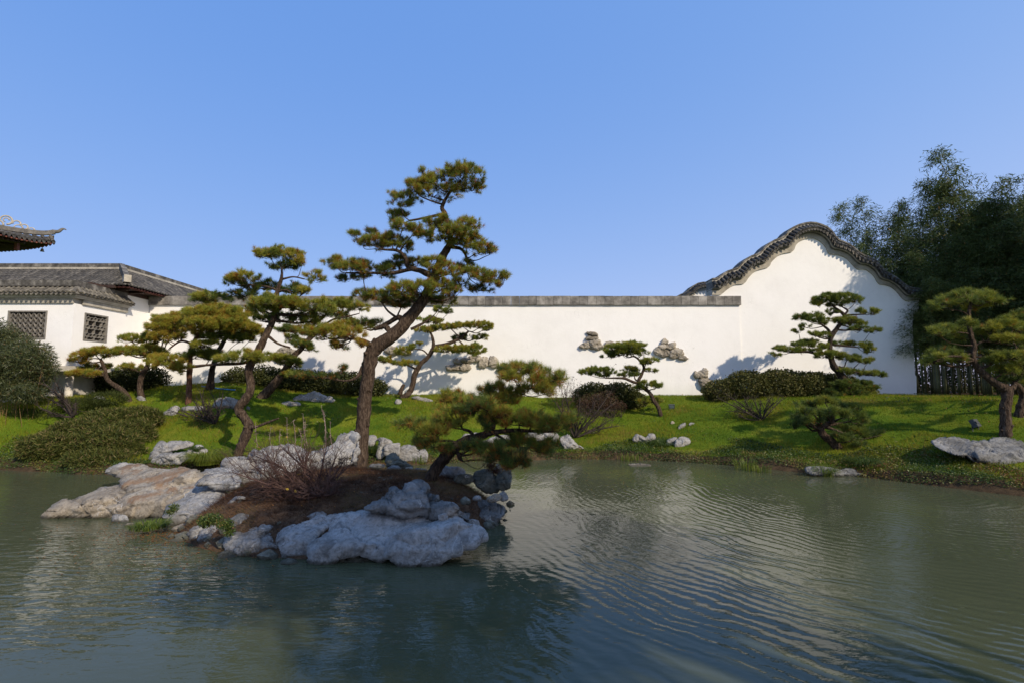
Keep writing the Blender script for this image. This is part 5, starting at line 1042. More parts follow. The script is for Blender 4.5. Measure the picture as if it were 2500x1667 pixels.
pine('tiered pine with many flat layers before the gable wall', [(1330, 1400, 60, 0), (1300, 1310, 56), (1240, 1230, 48), (1212, 1120, 40), (1215, 1030, 36), (1240, 980, 36), (1285, 920, 32), (1320, 850, 28), (1250, 790, 20), (1230, 770, 12)],
     [(1130, 750, 70, 30), (1200, 715, 110, 38, -.1), (1320, 715, 110, 42, -.1), (1400, 730, 60, 35), (1280, 760, 90, 25, .1, .3), (1220, 820, 50, 25, .1, .3), (1450, 810, 35, 20), (1520, 825, 60, 38, 0, .5), (1260, 890, 60, 25), (1340, 890, 90, 40, -.1, .45), (1420, 910, 60, 30), (1440, 950, 70, 22), (1520, 960, 65, 25), (1000, 860, 65, 35), (1080, 870, 75, 38, -.1), (1150, 890, 60, 35), (1110, 840, 50, 25, .1), (970, 965, 42, 28), (1020, 930, 40, 20), (1090, 990, 60, 22), (1160, 1000, 60, 32), (960, 1070, 60, 35), (1050, 1060, 90, 32), (840, 1100, 55, 28), (900, 1110, 75, 28), (800, 1145, 35, 25), (1010, 1110, 70, 25), (1130, 1090, 70, 40), (1250, 1060, 50, 25),
      (1380, 1060, 60, 30), (1460, 1080, 70, 32), (1530, 1110, 50, 35), (1170, 1150, 75, 38), (1260, 1150, 70, 38, -.1), (1350, 1170, 80, 32), (1440, 1190, 70, 28), (1510, 1190, 45, 25), (1340, 1265, 60, 20), (1430, 1280, 80, 25), (1530, 1290, 70, 25), (1590, 1300, 50, 28), (1310, 1380, 90, 45, -.1, .25), (1400, 1370, 90, 40, 0, .25), (1490, 1400, 80, 60, 0, .3), (1400, 1450, 110, 50, -.1, .25), (1250, 1440, 80, 50, -.1, .2), (1530, 1450, 40, 45, 0, .6)],
     Zg, 3.136, Y=16.0, bark_='bark_dark', tint=.42, tvar=.12, orange=.06, L=.09, nn=30, wd=.007, seed=13, spread=.25,
     extra=[[(1220, 1130, 24), (1120, 1140, 22), (1040, 1125, 18), (900, 1130, 10)], [(1230, 1070, 18), (1330, 1080, 14), (1420, 1090, 8)], [(1220, 990, 24), (1190, 950, 20), (1150, 920, 14)], [(1330, 845, 14), (1400, 842, 10), (1480, 840, 7)], [(1280, 1240, 24), (1350, 1260, 18), (1450, 1290, 10)], [(1320, 845, 18), (1345, 810, 14), (1300, 780, 10)]])
Zp = lambda x, y: (1700 + x / 3.92, 850 + y / 3.92)
pine('short domed dark pine leaning left on the right bank', [(1370, 940, 90), (1290, 885, 84), (1220, 830, 76), (1190, 770, 66), (1230, 730, 50), (1320, 700, 36)],
     [(1130, 500, 90, 45, -.1, .55), (1230, 500, 90, 40, -.2, .5), (1320, 500, 80, 45, 0, .3), (1030, 530, 90, 45, .1, .15), (1430, 540, 100, 50, .1, .25), (1550, 560, 80, 50), (1060, 610, 100, 50, -.4, .3), (1180, 620, 100, 50, -.4, .28), (960, 640, 60, 60, .1, .1), (1000, 700, 100, 60, -.1, .08), (1090, 680, 90, 60, -.4, .25), (1320, 590, 110, 60, -.5, .3), (1430, 620, 110, 70, -.5, .3), (1550, 640, 80, 70, -.2, .25), (1250, 680, 100, 50, .2, .1), (1560, 700, 70, 40, 0, .2), (960, 740, 70, 30, 0, .1),
      (1420, 770, 90, 45, -.1, .3), (1510, 790, 110, 50, -.1, .3), (1600, 760, 80, 40, .1, .3), (1350, 830, 70, 50, -.2, .2), (1460, 870, 90, 50, -.3, .25), (1560, 920, 70, 50, -.3, .25), (1640, 850, 90, 60, 0, .15), (1740, 800, 80, 45, .1, .15), (1830, 815, 60, 40, .1, .2), (1680, 910, 70, 45, -.1, .2)],
     Zp, 3.92, bark_='bark', tint=.36, tvar=.16, orange=.05, L=.12, nn=36, wd=.0062, padk=1.0, seed=14, spread=.3, extra=[[(1210, 740, 40), (1300, 770, 26, -.1), (1400, 810, 20, -.2), (1440, 850, 14, -.2)], [(1250, 730, 40), (1350, 720, 26), (1450, 700, 16)]])
pine('crooked-trunk pine behind the huge flat rock at far right', [(1240, 925, 92), (1240, 820, 88), (1235, 700, 84), (1245, 600, 84), (1245, 530, 86), (1180, 490, 70), (1070, 410, 60), (980, 310, 52), (960, 230, 46), (970, 150, 42), (945, 80, 40), (930, 0, 38), (925, -120, 30), (945, -230, 22), (950, -290, 14)],
     [(700, -210, 100, 45), (800, -240, 110, 50), (900, -270, 110, 50), (1000, -270, 100, 55), (1080, -250, 90, 60), (1130, -220, 80, 50), (650, -180, 55, 35), (980, -170, 70, 40, .1, .55), (740, 10, 110, 45, -.1), (640, 40, 70, 45), (840, 20, 90, 45), (920, -40, 60, 40), (820, 90, 70, 35, .2), (700, 190, 90, 45, 0), (780, 170, 80, 45), (640, 260, 80, 50), (720, 270, 90, 40), (820, 260, 60, 45), (570, 300, 60, 30), (1000, 30, 70, 40), (1120, 10, 90, 40, -.1, .5), (1220, -20, 110, 45, -.1, .5), (1330, 0, 90, 50), (1260, 90, 110, 40, -.2, .6), (1370, 110, 90, 40, -.2, .55), (1080, 230, 80, 40), (1170, 270, 90, 40), (1290, 240, 120, 50), (1230, 350, 100, 45, -.1), (1340, 370, 90, 55, 0), (1400, 280, 90, 60), (1280, 420, 80, 40, .1, .2)],
     Zr, 3.485, bark_='bark', tint=.40, tvar=.14, orange=.06, L=.11, nn=36, wd=.0062, padk=1.15, seed=15, spread=.35,
     extra=[[(970, 160, 20), (1040, 120, 16), (1130, 125, 14), (1300, 150, 10)], [(960, 150, 16), (880, 150, 10)], [(945, 60, 16), (890, 45, 10), (800, 40, 8)], [(940, -80, 16), (880, -130, 12), (800, -150, 8)], [(1250, 530, 60), (1300, 505, 44), (1320, 460, 30)]])
pine('partly cut-off pine at the far right edge behind the crooked one', [(1350, 750, 74), (1370, 660, 66), (1390, 580, 60), (1350, 500, 50), (1300, 450, 30), (1310, 330, 24)],
     [(1330, -60, 110, 50, .1), (1430, -90, 120, 60, 0), (1400, -10, 100, 45, .2), (1500, 0, 120, 60), (1480, 130, 100, 60), (1450, 200, 80, 50), (1480, 420, 110, 60), (1400, 440, 80, 40), (1500, 300, 90, 60)],
     Zr, 3.485, bark_='bark', tint=.38, L=.11, nn=44, wd=.006, seed=16)

# ------------------------------------------------------------------ leafy masses
def leafmass(name, label, cat, ells, Y, n, L, wd, mat, conv=None, sc=1, shell=.30, tint=(.45, .22), stems=0, up=0.0, depth=.8, group=None, droop=0, kind=None, Yz=None):
    pts = []; nm = []; vols = []; base = None
    E_ = []
    for e in ells:
        x, y = conv(e[0], e[1]) if conv else e[:2]; dY = e[4] if len(e) > 4 else 0; c = P(x, y, Y + dY); s_ = (Y + dY) / F / sc; E_.append((c, np.array([e[2] * s_, min(e[2] * s_ * depth, e[5] if len(e) > 5 else 9), e[3] * s_])))
    ar = np.array([r[0] * r[2] + r[0] * r[1] for _, r in E_]); ar = ar / ar.sum()
    for (c, r), a in zip(E_, ar):
        k = int(n * a); d = unit(rng.normal(size=(k, 3))); rr = 1 - shell * rng.random(k) ** 1.5
        lump = np.array([mnoise.noise(Vector(c + dd_ * r) * 2.3) for dd_ in d]); rr = rr * (1 + .20 * lump) * np.where(rng.random(k) < .05, rng.uniform(1.0, 1.16, k), 1)
        p = c + d * r * rr[:, None]; pts.append(p); nm.append(d / r)
    p = np.vstack(pts); d = unit(np.vstack(nm)); h = terrain(p[:, 0], p[:, 1]); keep = p[:, 2] > np.minimum(h, island(p[:, 0], p[:, 1]).clip(-1, 9) + 99) - .02
    p = p[keep]; d = d[keep]; ld = unit(rng.normal(size=p.shape) + d * .5 + np.array([0, 0, up - droop])); k = len(p)
    V, Fc = quads(p, L * rng.uniform(.6, 1.2, k), wd * rng.uniform(.7, 1.2, k), ld)
    t_ = np.clip(rng.normal(tint[0], tint[1], k), 0, 1)
    o_c = E_[0][0]; gz = float(terrain(np.array([o_c[0]]), np.array([o_c[1]]))[0])
    root = empty(name, (o_c[0], o_c[1], gz), label, cat, group)
    link('foliage', npmesh('foliage', V, Fc, np.repeat(t_, 4), False, [M[mat]]), root)
    mb = MB()
    for c, r in E_:
        for _ in range(stems):
            b_ = np.array([c[0] + rng.uniform(-.7, .7) * r[0], c[1] + rng.uniform(-.4, .4) * r[1], 0]); b_[2] = float(terrain(b_[:1], b_[1:2])[0]) - .05
            e = c + unit(rng.normal(size=3)) * r * .85; m_ = (b_ + e) / 2 + rng.normal(0, .06, 3); mb.tube(catmull([b_, m_, e], 3), np.linspace(.012, .004, 7), 4, True, 0, False)
    if mb.v: mb.build('stem', M['twig'], root)
    return root
leafmass('hedge', 'long low dark green hedge against the wall behind the left pines', 'hedge', [(585, 925, 45, 28), (640, 928, 60, 36), (710, 932, 70, 32), (780, 936, 70, 30), (850, 938, 60, 30), (905, 945, 45, 22)], 17.4, 38000, .075, .045, 'hedge', depth=.6, stems=10, tint=(.3, .2), shell=.6)
leafmass('hedge', 'broad clipped olive hedge along the foot of the gable wall', 'hedge', [(1760, 955, 45, 28), (1830, 940, 65, 36), (1900, 938, 70, 36), (1970, 940, 70, 34), (2040, 945, 60, 32), (2095, 955, 45, 26)], 16.6, 52000, .075, .042, 'hedge', depth=.6, stems=12, tint=(.55, .22), shell=.6)
leafmass('bush', 'round dark bush with reddish leaves behind the small flat-topped pine', 'bush', [(1450, 965, 50, 30), (1510, 968, 50, 34), (1550, 978, 30, 22)], 17.0, 18000, .075, .042, 'hedge', depth=.7, stems=12, tint=(.35, .25), shell=.6)
leafmass('bush', 'small reddish-brown leaved shrub in front of the round dark bush', 'bush', [(1440, 985, 36, 24), (1478, 978, 34, 26), (1505, 990, 26, 18)], 16.3, 3800, .045, .022, 'redleaf', depth=.6, stems=16, tint=(.45, .35), shell=.9)
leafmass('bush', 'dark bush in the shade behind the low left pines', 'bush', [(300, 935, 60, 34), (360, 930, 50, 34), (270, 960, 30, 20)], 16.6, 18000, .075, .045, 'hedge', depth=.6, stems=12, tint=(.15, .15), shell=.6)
Zl = lambda x, y: (x / 3.485, 850 + y / 3.485)
leafmass('dwarf_bamboo', 'wide mound of low dwarf bamboo sloping down to the left shoreline', 'shrub', [(1180, 590, 200, 90, 1.2, .8), (950, 640, 260, 120, .8, .8), (700, 740, 300, 140, .3, .8), (450, 830, 260, 110, -.2, .7), (900, 830, 300, 150, -.1, .8), (1100, 740, 220, 140, .5, .8), (300, 880, 150, 70, -.3, .5), (850, 950, 300, 90, -.5, .5), (1130, 920, 130, 100, -.2, .5)],
         12.4, 52000, .115, .022, 'groundbamboo', Zl, 3.485, depth=.5, shell=.35, tint=(.58, .26), up=.35, stems=4)
# leafy bamboo clump far left
r_ = leafmass('bamboo_clump', 'leafy bamboo clump with orange canes at the far left edge', 'bamboo', [(60, 1080, 190, 120, .3), (230, 1150, 170, 120, 0), (-60, 1000, 160, 120, .3), (330, 1250, 110, 110, 0), (150, 1330, 210, 110, 0), (0, 1250, 180, 140, -.2), (280, 1400, 90, 70, 0), (40, 1400, 200, 90, -.5, .3), (200, 1440, 130, 70, -.6, .3), (90, 1200, 200, 120, -.4)],
         13.9, 46000, .11, .018, 'bambooclump', Z1, 3.136, depth=.7, shell=.8, tint=(.5, .22), droop=.3)
mb = MB()
for i in range(16):
    x = rng.uniform(-30, 260); b_ = P(*Z1(x, 1560), 13.4 + rng.uniform(-.15, .3)); b_[2] = float(terrain(b_[:1], b_[1:2])[0]) - .03; e = b_ + [rng.uniform(-.25, .25), rng.uniform(-.1, .1), rng.uniform(1.0, 1.7)]
    m = MB(); m.tube([b_, (b_ + e) / 2 + [rng.uniform(-.03, .03), 0, 0], e], [.005, .005, .003], 5, True, 0, False); m.build('cane', M['bare_stem'], r_)
# sedge and liriope tufts, reeds
def blades(name, label, cat, cx_, cy_, n, rad, h, mat='reed', arch=.6, fn=terrain, Y=None, wd=.008, tint=(.5, .2), zoff=0):
    b = P(cx_, cy_, Y) if Y else G(cx_, cy_, fn); root = empty(name, tuple(b), label, cat)
    th = rng.uniform(0, 2 * math.pi, n); rr = rad * rng.random(n) ** .5; p0 = np.stack([b[0] + rr * np.cos(th), b[1] + rr * np.sin(th), np.zeros(n)], 1); p0[:, 2] = np.maximum(fn(p0[:, 0], p0[:, 1]), -.02) if Y is None else b[2] - .02
    out = np.stack([np.cos(th), np.sin(th), 0 * th], 1) * rng.uniform(.2, 1, (n, 1)) * arch; H = h * rng.uniform(.6, 1.15, (n, 1)); up_ = np.array([0, 0, 1.0])
    p1 = p0 + (out * .35 + up_) * H * .55; p2 = p0 + (out * 1.0 + up_ * .95) * H * .85; p3 = p0 + (out * 1.5 + up_ * (.95 - .5 * arch)) * H
    s_ = unit(np.cross(out + 1e-3, up_)) * wd / 2; s_ = s_ + rng.normal(0, wd * .15, s_.shape)
    V = np.stack([p0 - s_, p0 + s_, p1 - s_, p1 + s_, p2 - s_ * .7, p2 + s_ * .7, p3, p3 + s_ * .1], 1).reshape(-1, 3); k = np.arange(n)[:, None] * 8
    Fc = np.concatenate([k + [0, 1, 3, 2], k + [2, 3, 5, 4], k + [4, 5, 7, 6]]); t_ = np.clip(np.repeat(rng.normal(*tint, n), 8), 0, 1)
    link('blades', npmesh('blades', V, Fc, t_, False, [M[mat]]), root); return root
blades('sedge_tuft', 'arching yellow-green sedge tuft at the shore by the split rock', 'grass tuft', 505, 1130, 900, .26, .34, arch=1.1, Y=11.6, tint=(.75, .2))
blades('reed_clump', 'upright thin reeds at the waterline left of the leaning pine', 'reeds', 1025, 1128, 80, .22, .26, arch=.25, Y=12.8)
blades('reed_clump', 'thin bright reeds on the far shoreline below the knobbly rocks', 'reeds', 1528, 1122, 60, .22, .22, arch=.2, Y=13.3)
blades('reed_clump', 'second thin reed patch right beside the first on the far shore', 'reeds', 1555, 1122, 60, .18, .20, arch=.2, Y=13.2)
blades('reed_clump', 'tall green reeds in shade on the right shoreline', 'reeds', 1822, 1148, 130, .26, .36, arch=.4, Y=11.9)
blades('reed_clump', 'short reeds right of the tall shoreline reeds', 'reeds', 1860, 1150, 70, .2, .22, arch=.4, Y=11.6)
blades('sedge_tuft', 'dark arching grass tuft on the waterline rock at right', 'grass tuft', 2010, 1158, 420, .2, .26, arch=1.0, Y=11.2, tint=(.4, .2))
blades('sedge_tuft', 'dark tuft with straw-coloured hanging leaves below the domed pine', 'grass tuft', 2110, 1140, 500, .2, .28, arch=1.1, Y=11.3, tint=(.1, .2))
blades('sedge_tuft', 'small dark sedge tuft on top of the split rock', 'grass tuft', 480, 1098, 260, .12, .12, arch=1.0, Y=11.75, tint=(0, .2))
blades('sedge_tuft', 'green grass patch at the waterline under the brown boulder', 'grass tuft', 365, 1284, 420, .22, .09, arch=1.0, Y=6.95, tint=(.4, .2))
blades('sedge_tuft', 'deep green grass tuft draped between the low lawn rocks', 'grass tuft', 1612, 1085, 500, .28, .16, arch=1.2, tint=(.15, .15))
blades('sedge_tuft', 'dark green tuft tucked behind the upright white rock', 'grass tuft', 908, 1100, 350, .2, .22, arch=1.0, Y=12.9, tint=(.15, .15))
leafmass('low_shrub', 'arching dark green groundcover under the corridor base', 'shrub', [(200, 985, 60, 14), (260, 972, 50, 16), (100, 1010, 80, 14)], 14.2, 12000, .10, .012, 'groundbamboo', depth=.7, tint=(.3, .15), shell=.4)
leafmass('weeds', 'small patch of green weeds growing over the grey boulder', 'weeds', [(1700, 850, 110, 50), (1850, 900, 80, 45), (1650, 890, 60, 35), (1880, 970, 60, 40)], 6.0, 2600, .022, .016, 'cover', Za, 3.92, depth=.8, shell=.9, tint=(.45, .2))
leafmass('weeds', 'sprig of weeds in the cleft of the rounded boulder', 'weeds', [(1350, 740, 50, 40), (1310, 780, 40, 30)], 6.55, 500, .022, .014, 'cover', Za, 3.92, shell=.9, tint=(.5, .2))
leafmass('weeds', 'red-stemmed plant on the right island boulders', 'weeds', [(2050, 250, 40, 35), (2080, 290, 40, 40)], 8.3, 700, .05, .012, 'redleaf', Zb, 2.94, shell=.9, tint=(.4, .3))

# ------------------------------------------------------------------ bare shrubs
def shrub(label, base, tips, Y, conv, mat='twig', mat2=None, r0=.02, depth_=4, leaf=None, nleaf=0, name='bare_shrub', spread=.9, cat='shrub', dens=3, lsz=.03):
    b = P(*conv(*base), Y); root = empty(name, tuple(b), label, cat); mb = MB(); ends = []
    def grow(p, d, L_, r, k):
        n = 3; pts = [p]; dd_ = d.copy()
        for i in range(n): dd_ = unit(dd_ + rng.normal(0, .16, 3)); pts.append(pts[-1] + dd_ * L_ / n)
        mb.tube(pts, np.linspace(r, r * .6, n + 1), 5 if r > .006 else 3, True, 0, False); ends.append(pts[-1]); ends.append(pts[-2])
        if k <= 0: return
        for j in range(dens):
            q = pts[int(rng.integers(1, n + 1))]; nd = unit(dd_ + rng.normal(0, .65, 3) * [1, .8, 1] * spread + [0, 0, .15]); grow(q, nd, L_ * rng.uniform(.5, .8), r * .55, k - 1)
    for tp in tips:
        e = P(*conv(tp[0], tp[1]), Y + (tp[2] if len(tp) > 2 else rng.uniform(-.3, .3))); m_ = (b + e) / 2 + rng.normal(0, .05, 3) + [0, 0, tp[3] if len(tp) > 3 else 0]
        cp = catmull([b, m_, e], 5); rr = np.linspace(r0, r0 * .35, len(cp)); mb.tube(cp, rr, 6, True, .2)
        L_ = np.linalg.norm(e - b)
        for i in range(2, len(cp)):
            for _ in range(dens - 1):
                dr = unit(unit(cp[i] - cp[i - 1]) + rng.normal(0, .7, 3) * [1, .7, 1] + [0, 0, .35]); grow(cp[i], dr, L_ * rng.uniform(.16, .34), rr[i] * .5, depth_ - 2)
    mb.build('branches', M[mat], root)
    if nleaf:
        e = np.array(ends); e = e[rng.integers(0, len(e), nleaf)]; V, Fc = quads(e + rng.normal(0, .01, e.shape), lsz * rng.uniform(.6, 1.2, nleaf), lsz * .6 * rng.uniform(.7, 1.2, nleaf))
        link('leaves', npmesh('leaves', V, Fc, np.repeat(rng.uniform(0, 1, nleaf), 4), False, [M[leaf]]), root)
    return root
Yi = G(*Zb(820, 480), island)[1]
sh_ = shrub('tangled bare reddish shrub on the island left of the main pine', (820, 475), [(200, 300, -.2, -.08), (330, 240, 0, -.1), (430, 440, -.1, -.1), (420, 160, .1), (560, 130, .2), (650, 130, 0), (700, 250, -.2), (760, 130, .2), (870, 120, .1), (950, 160, .2), (1010, 200, .3), (560, 300, -.3), (480, 330, .2, -.05), (300, 330, .3, -.05), (900, 280, -.2), (620, 430, -.3, -.06), (960, 380, -.1), (360, 180, .2), (500, 230, 0), (1040, 250, .2)],
      Yi, Zb, 'twig_red', r0=.017, depth_=4, leaf='yellowleaf', nleaf=16, dens=3, lsz=.055)
mb = MB()
for x, y0, y1 in ((365, 120, -60), (475, 150, -20), (590, 160, -90), (635, 140, -70), (705, 130, -120), (720, 110, -70), (835, 140, -180), (850, 120, -140), (670, 150, -20), (540, 150, -10), (900, 130, -60)):
    p0 = P(*Zb(x + 15, y0), Yi + .2); p1 = P(*Zb(x, y1), Yi + .25); cp = catmull([p0, (p0 + p1) / 2 + rng.normal(0, .02, 3), p1], 6); mb.tube(cp, np.linspace(.0035, .002, len(cp)), 5, True, 0, False)
    for _ in range(22):
        q = cp[int(rng.integers(0, len(cp)))]; mb.tube([q, q + unit(rng.normal(size=3)) * rng.uniform(.015, .05)], [.003, .0015], 3, False, 0, False)
mb.build('upright_shoot', M['twig_pale'], sh_)
Zq = Ze
shrub('small bare plum with upswept dark branches on the left lawn', (590, 400), [(200, 240), (100, 250), (350, 130), (420, 200), (640, 230), (560, 60), (420, 40), (680, 30), (330, 250), (500, 240), (250, 350, 0, .0), (480, 150)], G(*Ze(590, 400))[1], Ze, 'twig', r0=.03, dens=2, depth_=4)
shrub('stunted bare tree with a leaning dark trunk near the left shore', (620, 585), [(460, 350), (330, 500), (420, 430), (520, 420), (470, 290), (380, 300), (640, 460)], 13.4, Zl, 'twig', r0=.035, dens=2)
shrub('bare spreading bush with red-brown leaves right of the leaning pine', (205, 1250), [(20, 900), (120, 820), (260, 860), (400, 900), (560, 800), (640, 1130), (560, 1070), (330, 1000), (450, 960), (160, 960), (420, 1220), (600, 900), (80, 1000)], G(*Zh(205, 1250))[1], Zh, 'twig', r0=.028, leaf='redleaf', nleaf=900, dens=2, depth_=4, lsz=.035)
shrub('leafless twiggy bush with olive leaves before the gable hedge', (630, 690), [(200, 470), (280, 600), (400, 620), (260, 420), (450, 450), (540, 480), (700, 470), (780, 500), (620, 500), (350, 520), (820, 480), (500, 560)], G(*Zp(630, 690))[1], Zp, 'twig', r0=.024, leaf='hedge', nleaf=900, dens=2, depth_=4, lsz=.035)
shrub('wispy purple-leaved sapling against the wall by the orange pine', (90, 1000), [(20, 800), (60, 740), (130, 760), (150, 700), (210, 720), (240, 780)], 16.6, Zh, 'twig_red', r0=.009, leaf='redleaf', nleaf=500, dens=2, depth_=3, lsz=.04)
shrub('thin thorny twigs right beside the main pine trunk', (-60, 1140), [(-10, 700), (30, 740), (60, 800), (60, 600), (0, 900)], 9.1, lambda x, y: (930 + x / 3.485, 800 + y / 3.485), 'twig_red', r0=.012, dens=2, depth_=3) if False else None

# ------------------------------------------------------------------ bamboo grove at right
def bamboo_variant(i, H=9.0, nb=58, nl=90):
    r = np.random.default_rng(500 + i); bend = r.uniform(.3, 1.1); ang = r.uniform(0, 6.28)
    hs_ = np.linspace(0, 1, 14); pts = np.stack([bend * hs_ ** 3 * math.cos(ang), bend * hs_ ** 3 * math.sin(ang), H * hs_], 1)
    mb = MB(); mb.tube(pts, np.linspace(.045, .006, 14), 7)
    C_, D_ = [], []
    for k in range(nb):
        t_ = .30 + .70 * (k + r.random()) / nb; p = np.array([np.interp(t_, hs_, pts[:, j]) for j in range(3)]); a = r.uniform(0, 6.28); Lb = (.10 + 1.35 * math.sin(min(1, (1 - t_) * 1.35 + .05) * 1.5)) * r.uniform(.6, 1.1)
        d = np.array([math.cos(a), math.sin(a), r.uniform(.15, .75)]); e = p + d * Lb; e2 = e + np.array([math.cos(a), math.sin(a), -.9]) * Lb * .35
        cp = catmull([p, (p + e) / 2 + [0, 0, .05], e, e2], 3); mb.tube(cp, np.linspace(.009, .003, len(cp)), 3, False, 0, False)
        kk = r.integers(1, len(cp), nl); q = cp[kk] + r.normal(0, .12, (nl, 3)); C_.append(q); D_.append(unit(d * .45 + r.normal(0, .5, (nl, 3)) + [0, 0, -.55]))
    cen = np.vstack(C_); dr = unit(np.vstack(D_)); n = len(cen)
    V, Fc = quads(cen, r.uniform(.12, .22, n), r.uniform(.02, .034, n), dr); t_ = np.clip(r.normal(.42, .22, n) + np.where(r.random(n) < .03, .5, 0), 0, 1)
    cm = mb.mesh('culm'); cm.materials.append(M['culm'])
    return cm, npmesh('bamboo_foliage', V, Fc, np.repeat(t_, 4), False, [M['bamboo']])
BV = [bamboo_variant(i) for i in range(6)]
env = np.array([(1960, 740), (2000, 700), (2035, 640), (2070, 600), (2110, 520), (2150, 492), (2200, 500), (2250, 458), (2290, 470), (2325, 448), (2365, 450), (2410, 355), (2450, 430), (2500, 415), (2600, 380), (3200, 330)])
spots = [(2100, 23, 570), (2135, 21, 490), (2150, 20.5, 492), (2250, 20, 455), (2325, 19.5, 446), (2412, 18.6, 356), (2500, 18.8, 440), (2170, 22, 545), (2200, 20, 498), (2288, 20.5, 470), (2365, 19, 455), (2455, 19.2, 432)]
for i in range(70):
    Yq = rng.uniform(18.0, 24.5); px_ = rng.uniform(2200 if Yq > 19 else 2290, 2560); spots.append((px_, Yq, float(np.interp(px_, env[:, 0], env[:, 1])) + rng.uniform(50, 280)))
for i in range(22):
    Yq = rng.uniform(17.3, 18.6); px_ = rng.uniform(2275, 2560); spots.append((px_, Yq, float(np.interp(px_, env[:, 0], env[:, 1])) + rng.uniform(60, 330)))
off = [(rng.uniform(16.2, 21), rng.uniform(13.2, 16.6), rng.uniform(6.3, 9.2)) for _ in range(110)]
blab = ['tallest feathery bamboo rising above the grove at far right', 'bamboo plume nearest the gable wall', 'bamboo plume with the drooping top left of the grove']
allb = [(P(a, 900, y_)[0], y_, (P(a, c_, y_)[2] - 1.6) * 1.0) for a, y_, c_ in spots] + [o_ for o_ in off if o_[0] > 1.04 * o_[1] + 1.2 + max(0, o_[2] - 6.5) * .5 and .731 * o_[0] + .682 * o_[1] > 22.0]
leafmass('undergrowth', 'dark leafy undergrowth behind the canes of the bamboo grove', 'shrub', [(2230, 930, 60, 60), (2320, 925, 60, 70), (2410, 930, 70, 70), (2500, 925, 70, 70), (2580, 925, 70, 70), (2180, 925, 60, 60)], 25, 24000, .16, .05, 'bamboo', depth=.4, shell=.8, tint=(.2, .2))
BG = 'bamboos of the dark grove at right'
for i, (x, y_, H) in enumerate(allb):
    v_ = BV[i % 6]; gz = float(terrain(np.array([x]), np.array([y_]))[0])
    root = empty('bamboo', (x, y_, gz), 'dark leafy bamboo standing in the dense grove beside the gable', 'bamboo', BG)
    if i < len(spots):
        if i == 5: root['label'] = 'tallest feathery bamboo rising above the rest of the grove'
        if i == 0: root['label'] = 'bamboo plume peeking over the gable shoulder'
    s_ = H / 9.0; root.rotation_euler = (0, 0, rng.uniform(0, 6.28)); root.scale = (max(s_, .75), max(s_, .75), s_)
    for nm_, me_ in (('culm', v_[0]), ('foliage', v_[1])):
        o = bpy.data.objects.new(nm_, me_); C.objects.link(o); o.parent = root

# ------------------------------------------------------------------ tree on the near bank (outside the frame) that shades the island
def broadleaf(x, y_, zc, R3, label, n=28000, seed=0):
    r = np.random.default_rng(900 + seed); gz = float(terrain(np.array([x]), np.array([y_]))[0]); root = empty('broadleaf_tree', (x, y_, gz), label, 'tree')
    mb = MB(); top = np.array([x, y_, zc]); mb.tube(catmull([(x, y_, gz - .1), (x + .15, y_, gz + 1.6), top - [.1, 0, R3[2] * .4], top + [0, 0, R3[2] * .5]], 5), np.linspace(.24, .05, 16), 10, True, .2)
    cl = []
    for k in range(46):
        d = unit(r.normal(size=3)); p = top + d * np.array(R3) * r.uniform(.45, .92); cl.append(p); s0 = np.array([x, y_, gz + 1.7 + r.uniform(0, 1.8)]); mb.tube(catmull([s0, (s0 + p) / 2 + [0, 0, .15], p], 3), np.linspace(.07, .015, 7), 5, True)
    mb.build('trunk', M['bark_dark'], root)
    cl = np.array(cl); k = r.integers(0, len(cl), n); p = cl[k] + unit(r.normal(size=(n, 3))) * r.random((n, 1)) ** .4 * np.array(R3) * .30
    V, Fc = quads(p, r.uniform(.10, .18, n), r.uniform(.07, .11, n)); link('crown', npmesh('crown', V, Fc, np.repeat(np.clip(r.normal(.4, .2, n), 0, 1), 4), False, [M['hedge']]), root)
broadleaf(9.2, -4.1, 9.6, (2.9, 2.8, 1.3), 'broadleaf tree on the near bank shading the island')

# ------------------------------------------------------------------ small things
def floodlight(px, py, sz, label, rz):
    p = G(px, py); o = empty('floodlight', tuple(p), label, 'lamp', 'garden floodlights on the lawn'); s_ = sz
    from mathutils import Matrix
    R_ = Matrix.Rotation(rz, 3, 'Z') @ Matrix.Rotation(math.radians(-28), 3, 'X')
    def bx(a, b_, nm_, mt):
        m_ = MB(); m_.box(a, b_); m_.v = [tuple(Vector(p) + Vector((0, 0, s_ * .75)) + R_ @ Vector(q)) for q in m_.v]; return m_.build(nm_, M[mt], o)
    bx((-s_ * .6, -s_ * .18, -s_ * .42), (s_ * .6, s_ * .18, s_ * .42), 'housing', 'floodlight'); bx((-s_ * .5, s_ * .19, -s_ * .33), (s_ * .5, s_ * .21, s_ * .33), 'glass', 'lampglass')
    bx((-s_ * .3, -s_ * .26, -s_ * .1), (s_ * .3, -s_ * .185, s_ * .15), 'ballast_cover', 'floodlight')
    m_ = MB(); 
    for sx_ in (-1, 1): m_.bar(p + [sx_ * s_ * .3, 0, -.05], p + [sx_ * s_ * .35, 0, s_ * .7], .015, .02)
    m_.build('bracket', M['floodlight'], o)
floodlight(2382, 1050, .22, 'dark grey floodlight tilted on the lawn near the huge flat rock', .5)
floodlight(1640, 1000, .16, 'small black floodlight in the shade right of the small pine', 2.8)
pts = [G(x, y) + [0, 0, .02] for x, y in ((492, 944), (510, 946), (540, 950), (575, 953))]
mb = MB(); mb.tube(catmull(pts, 4), [.02] * 13, 8); tag(mb.build('pipe', M['pipe']), 'blue plastic pipe lying on the grass at the foot of the wall', 'pipe')

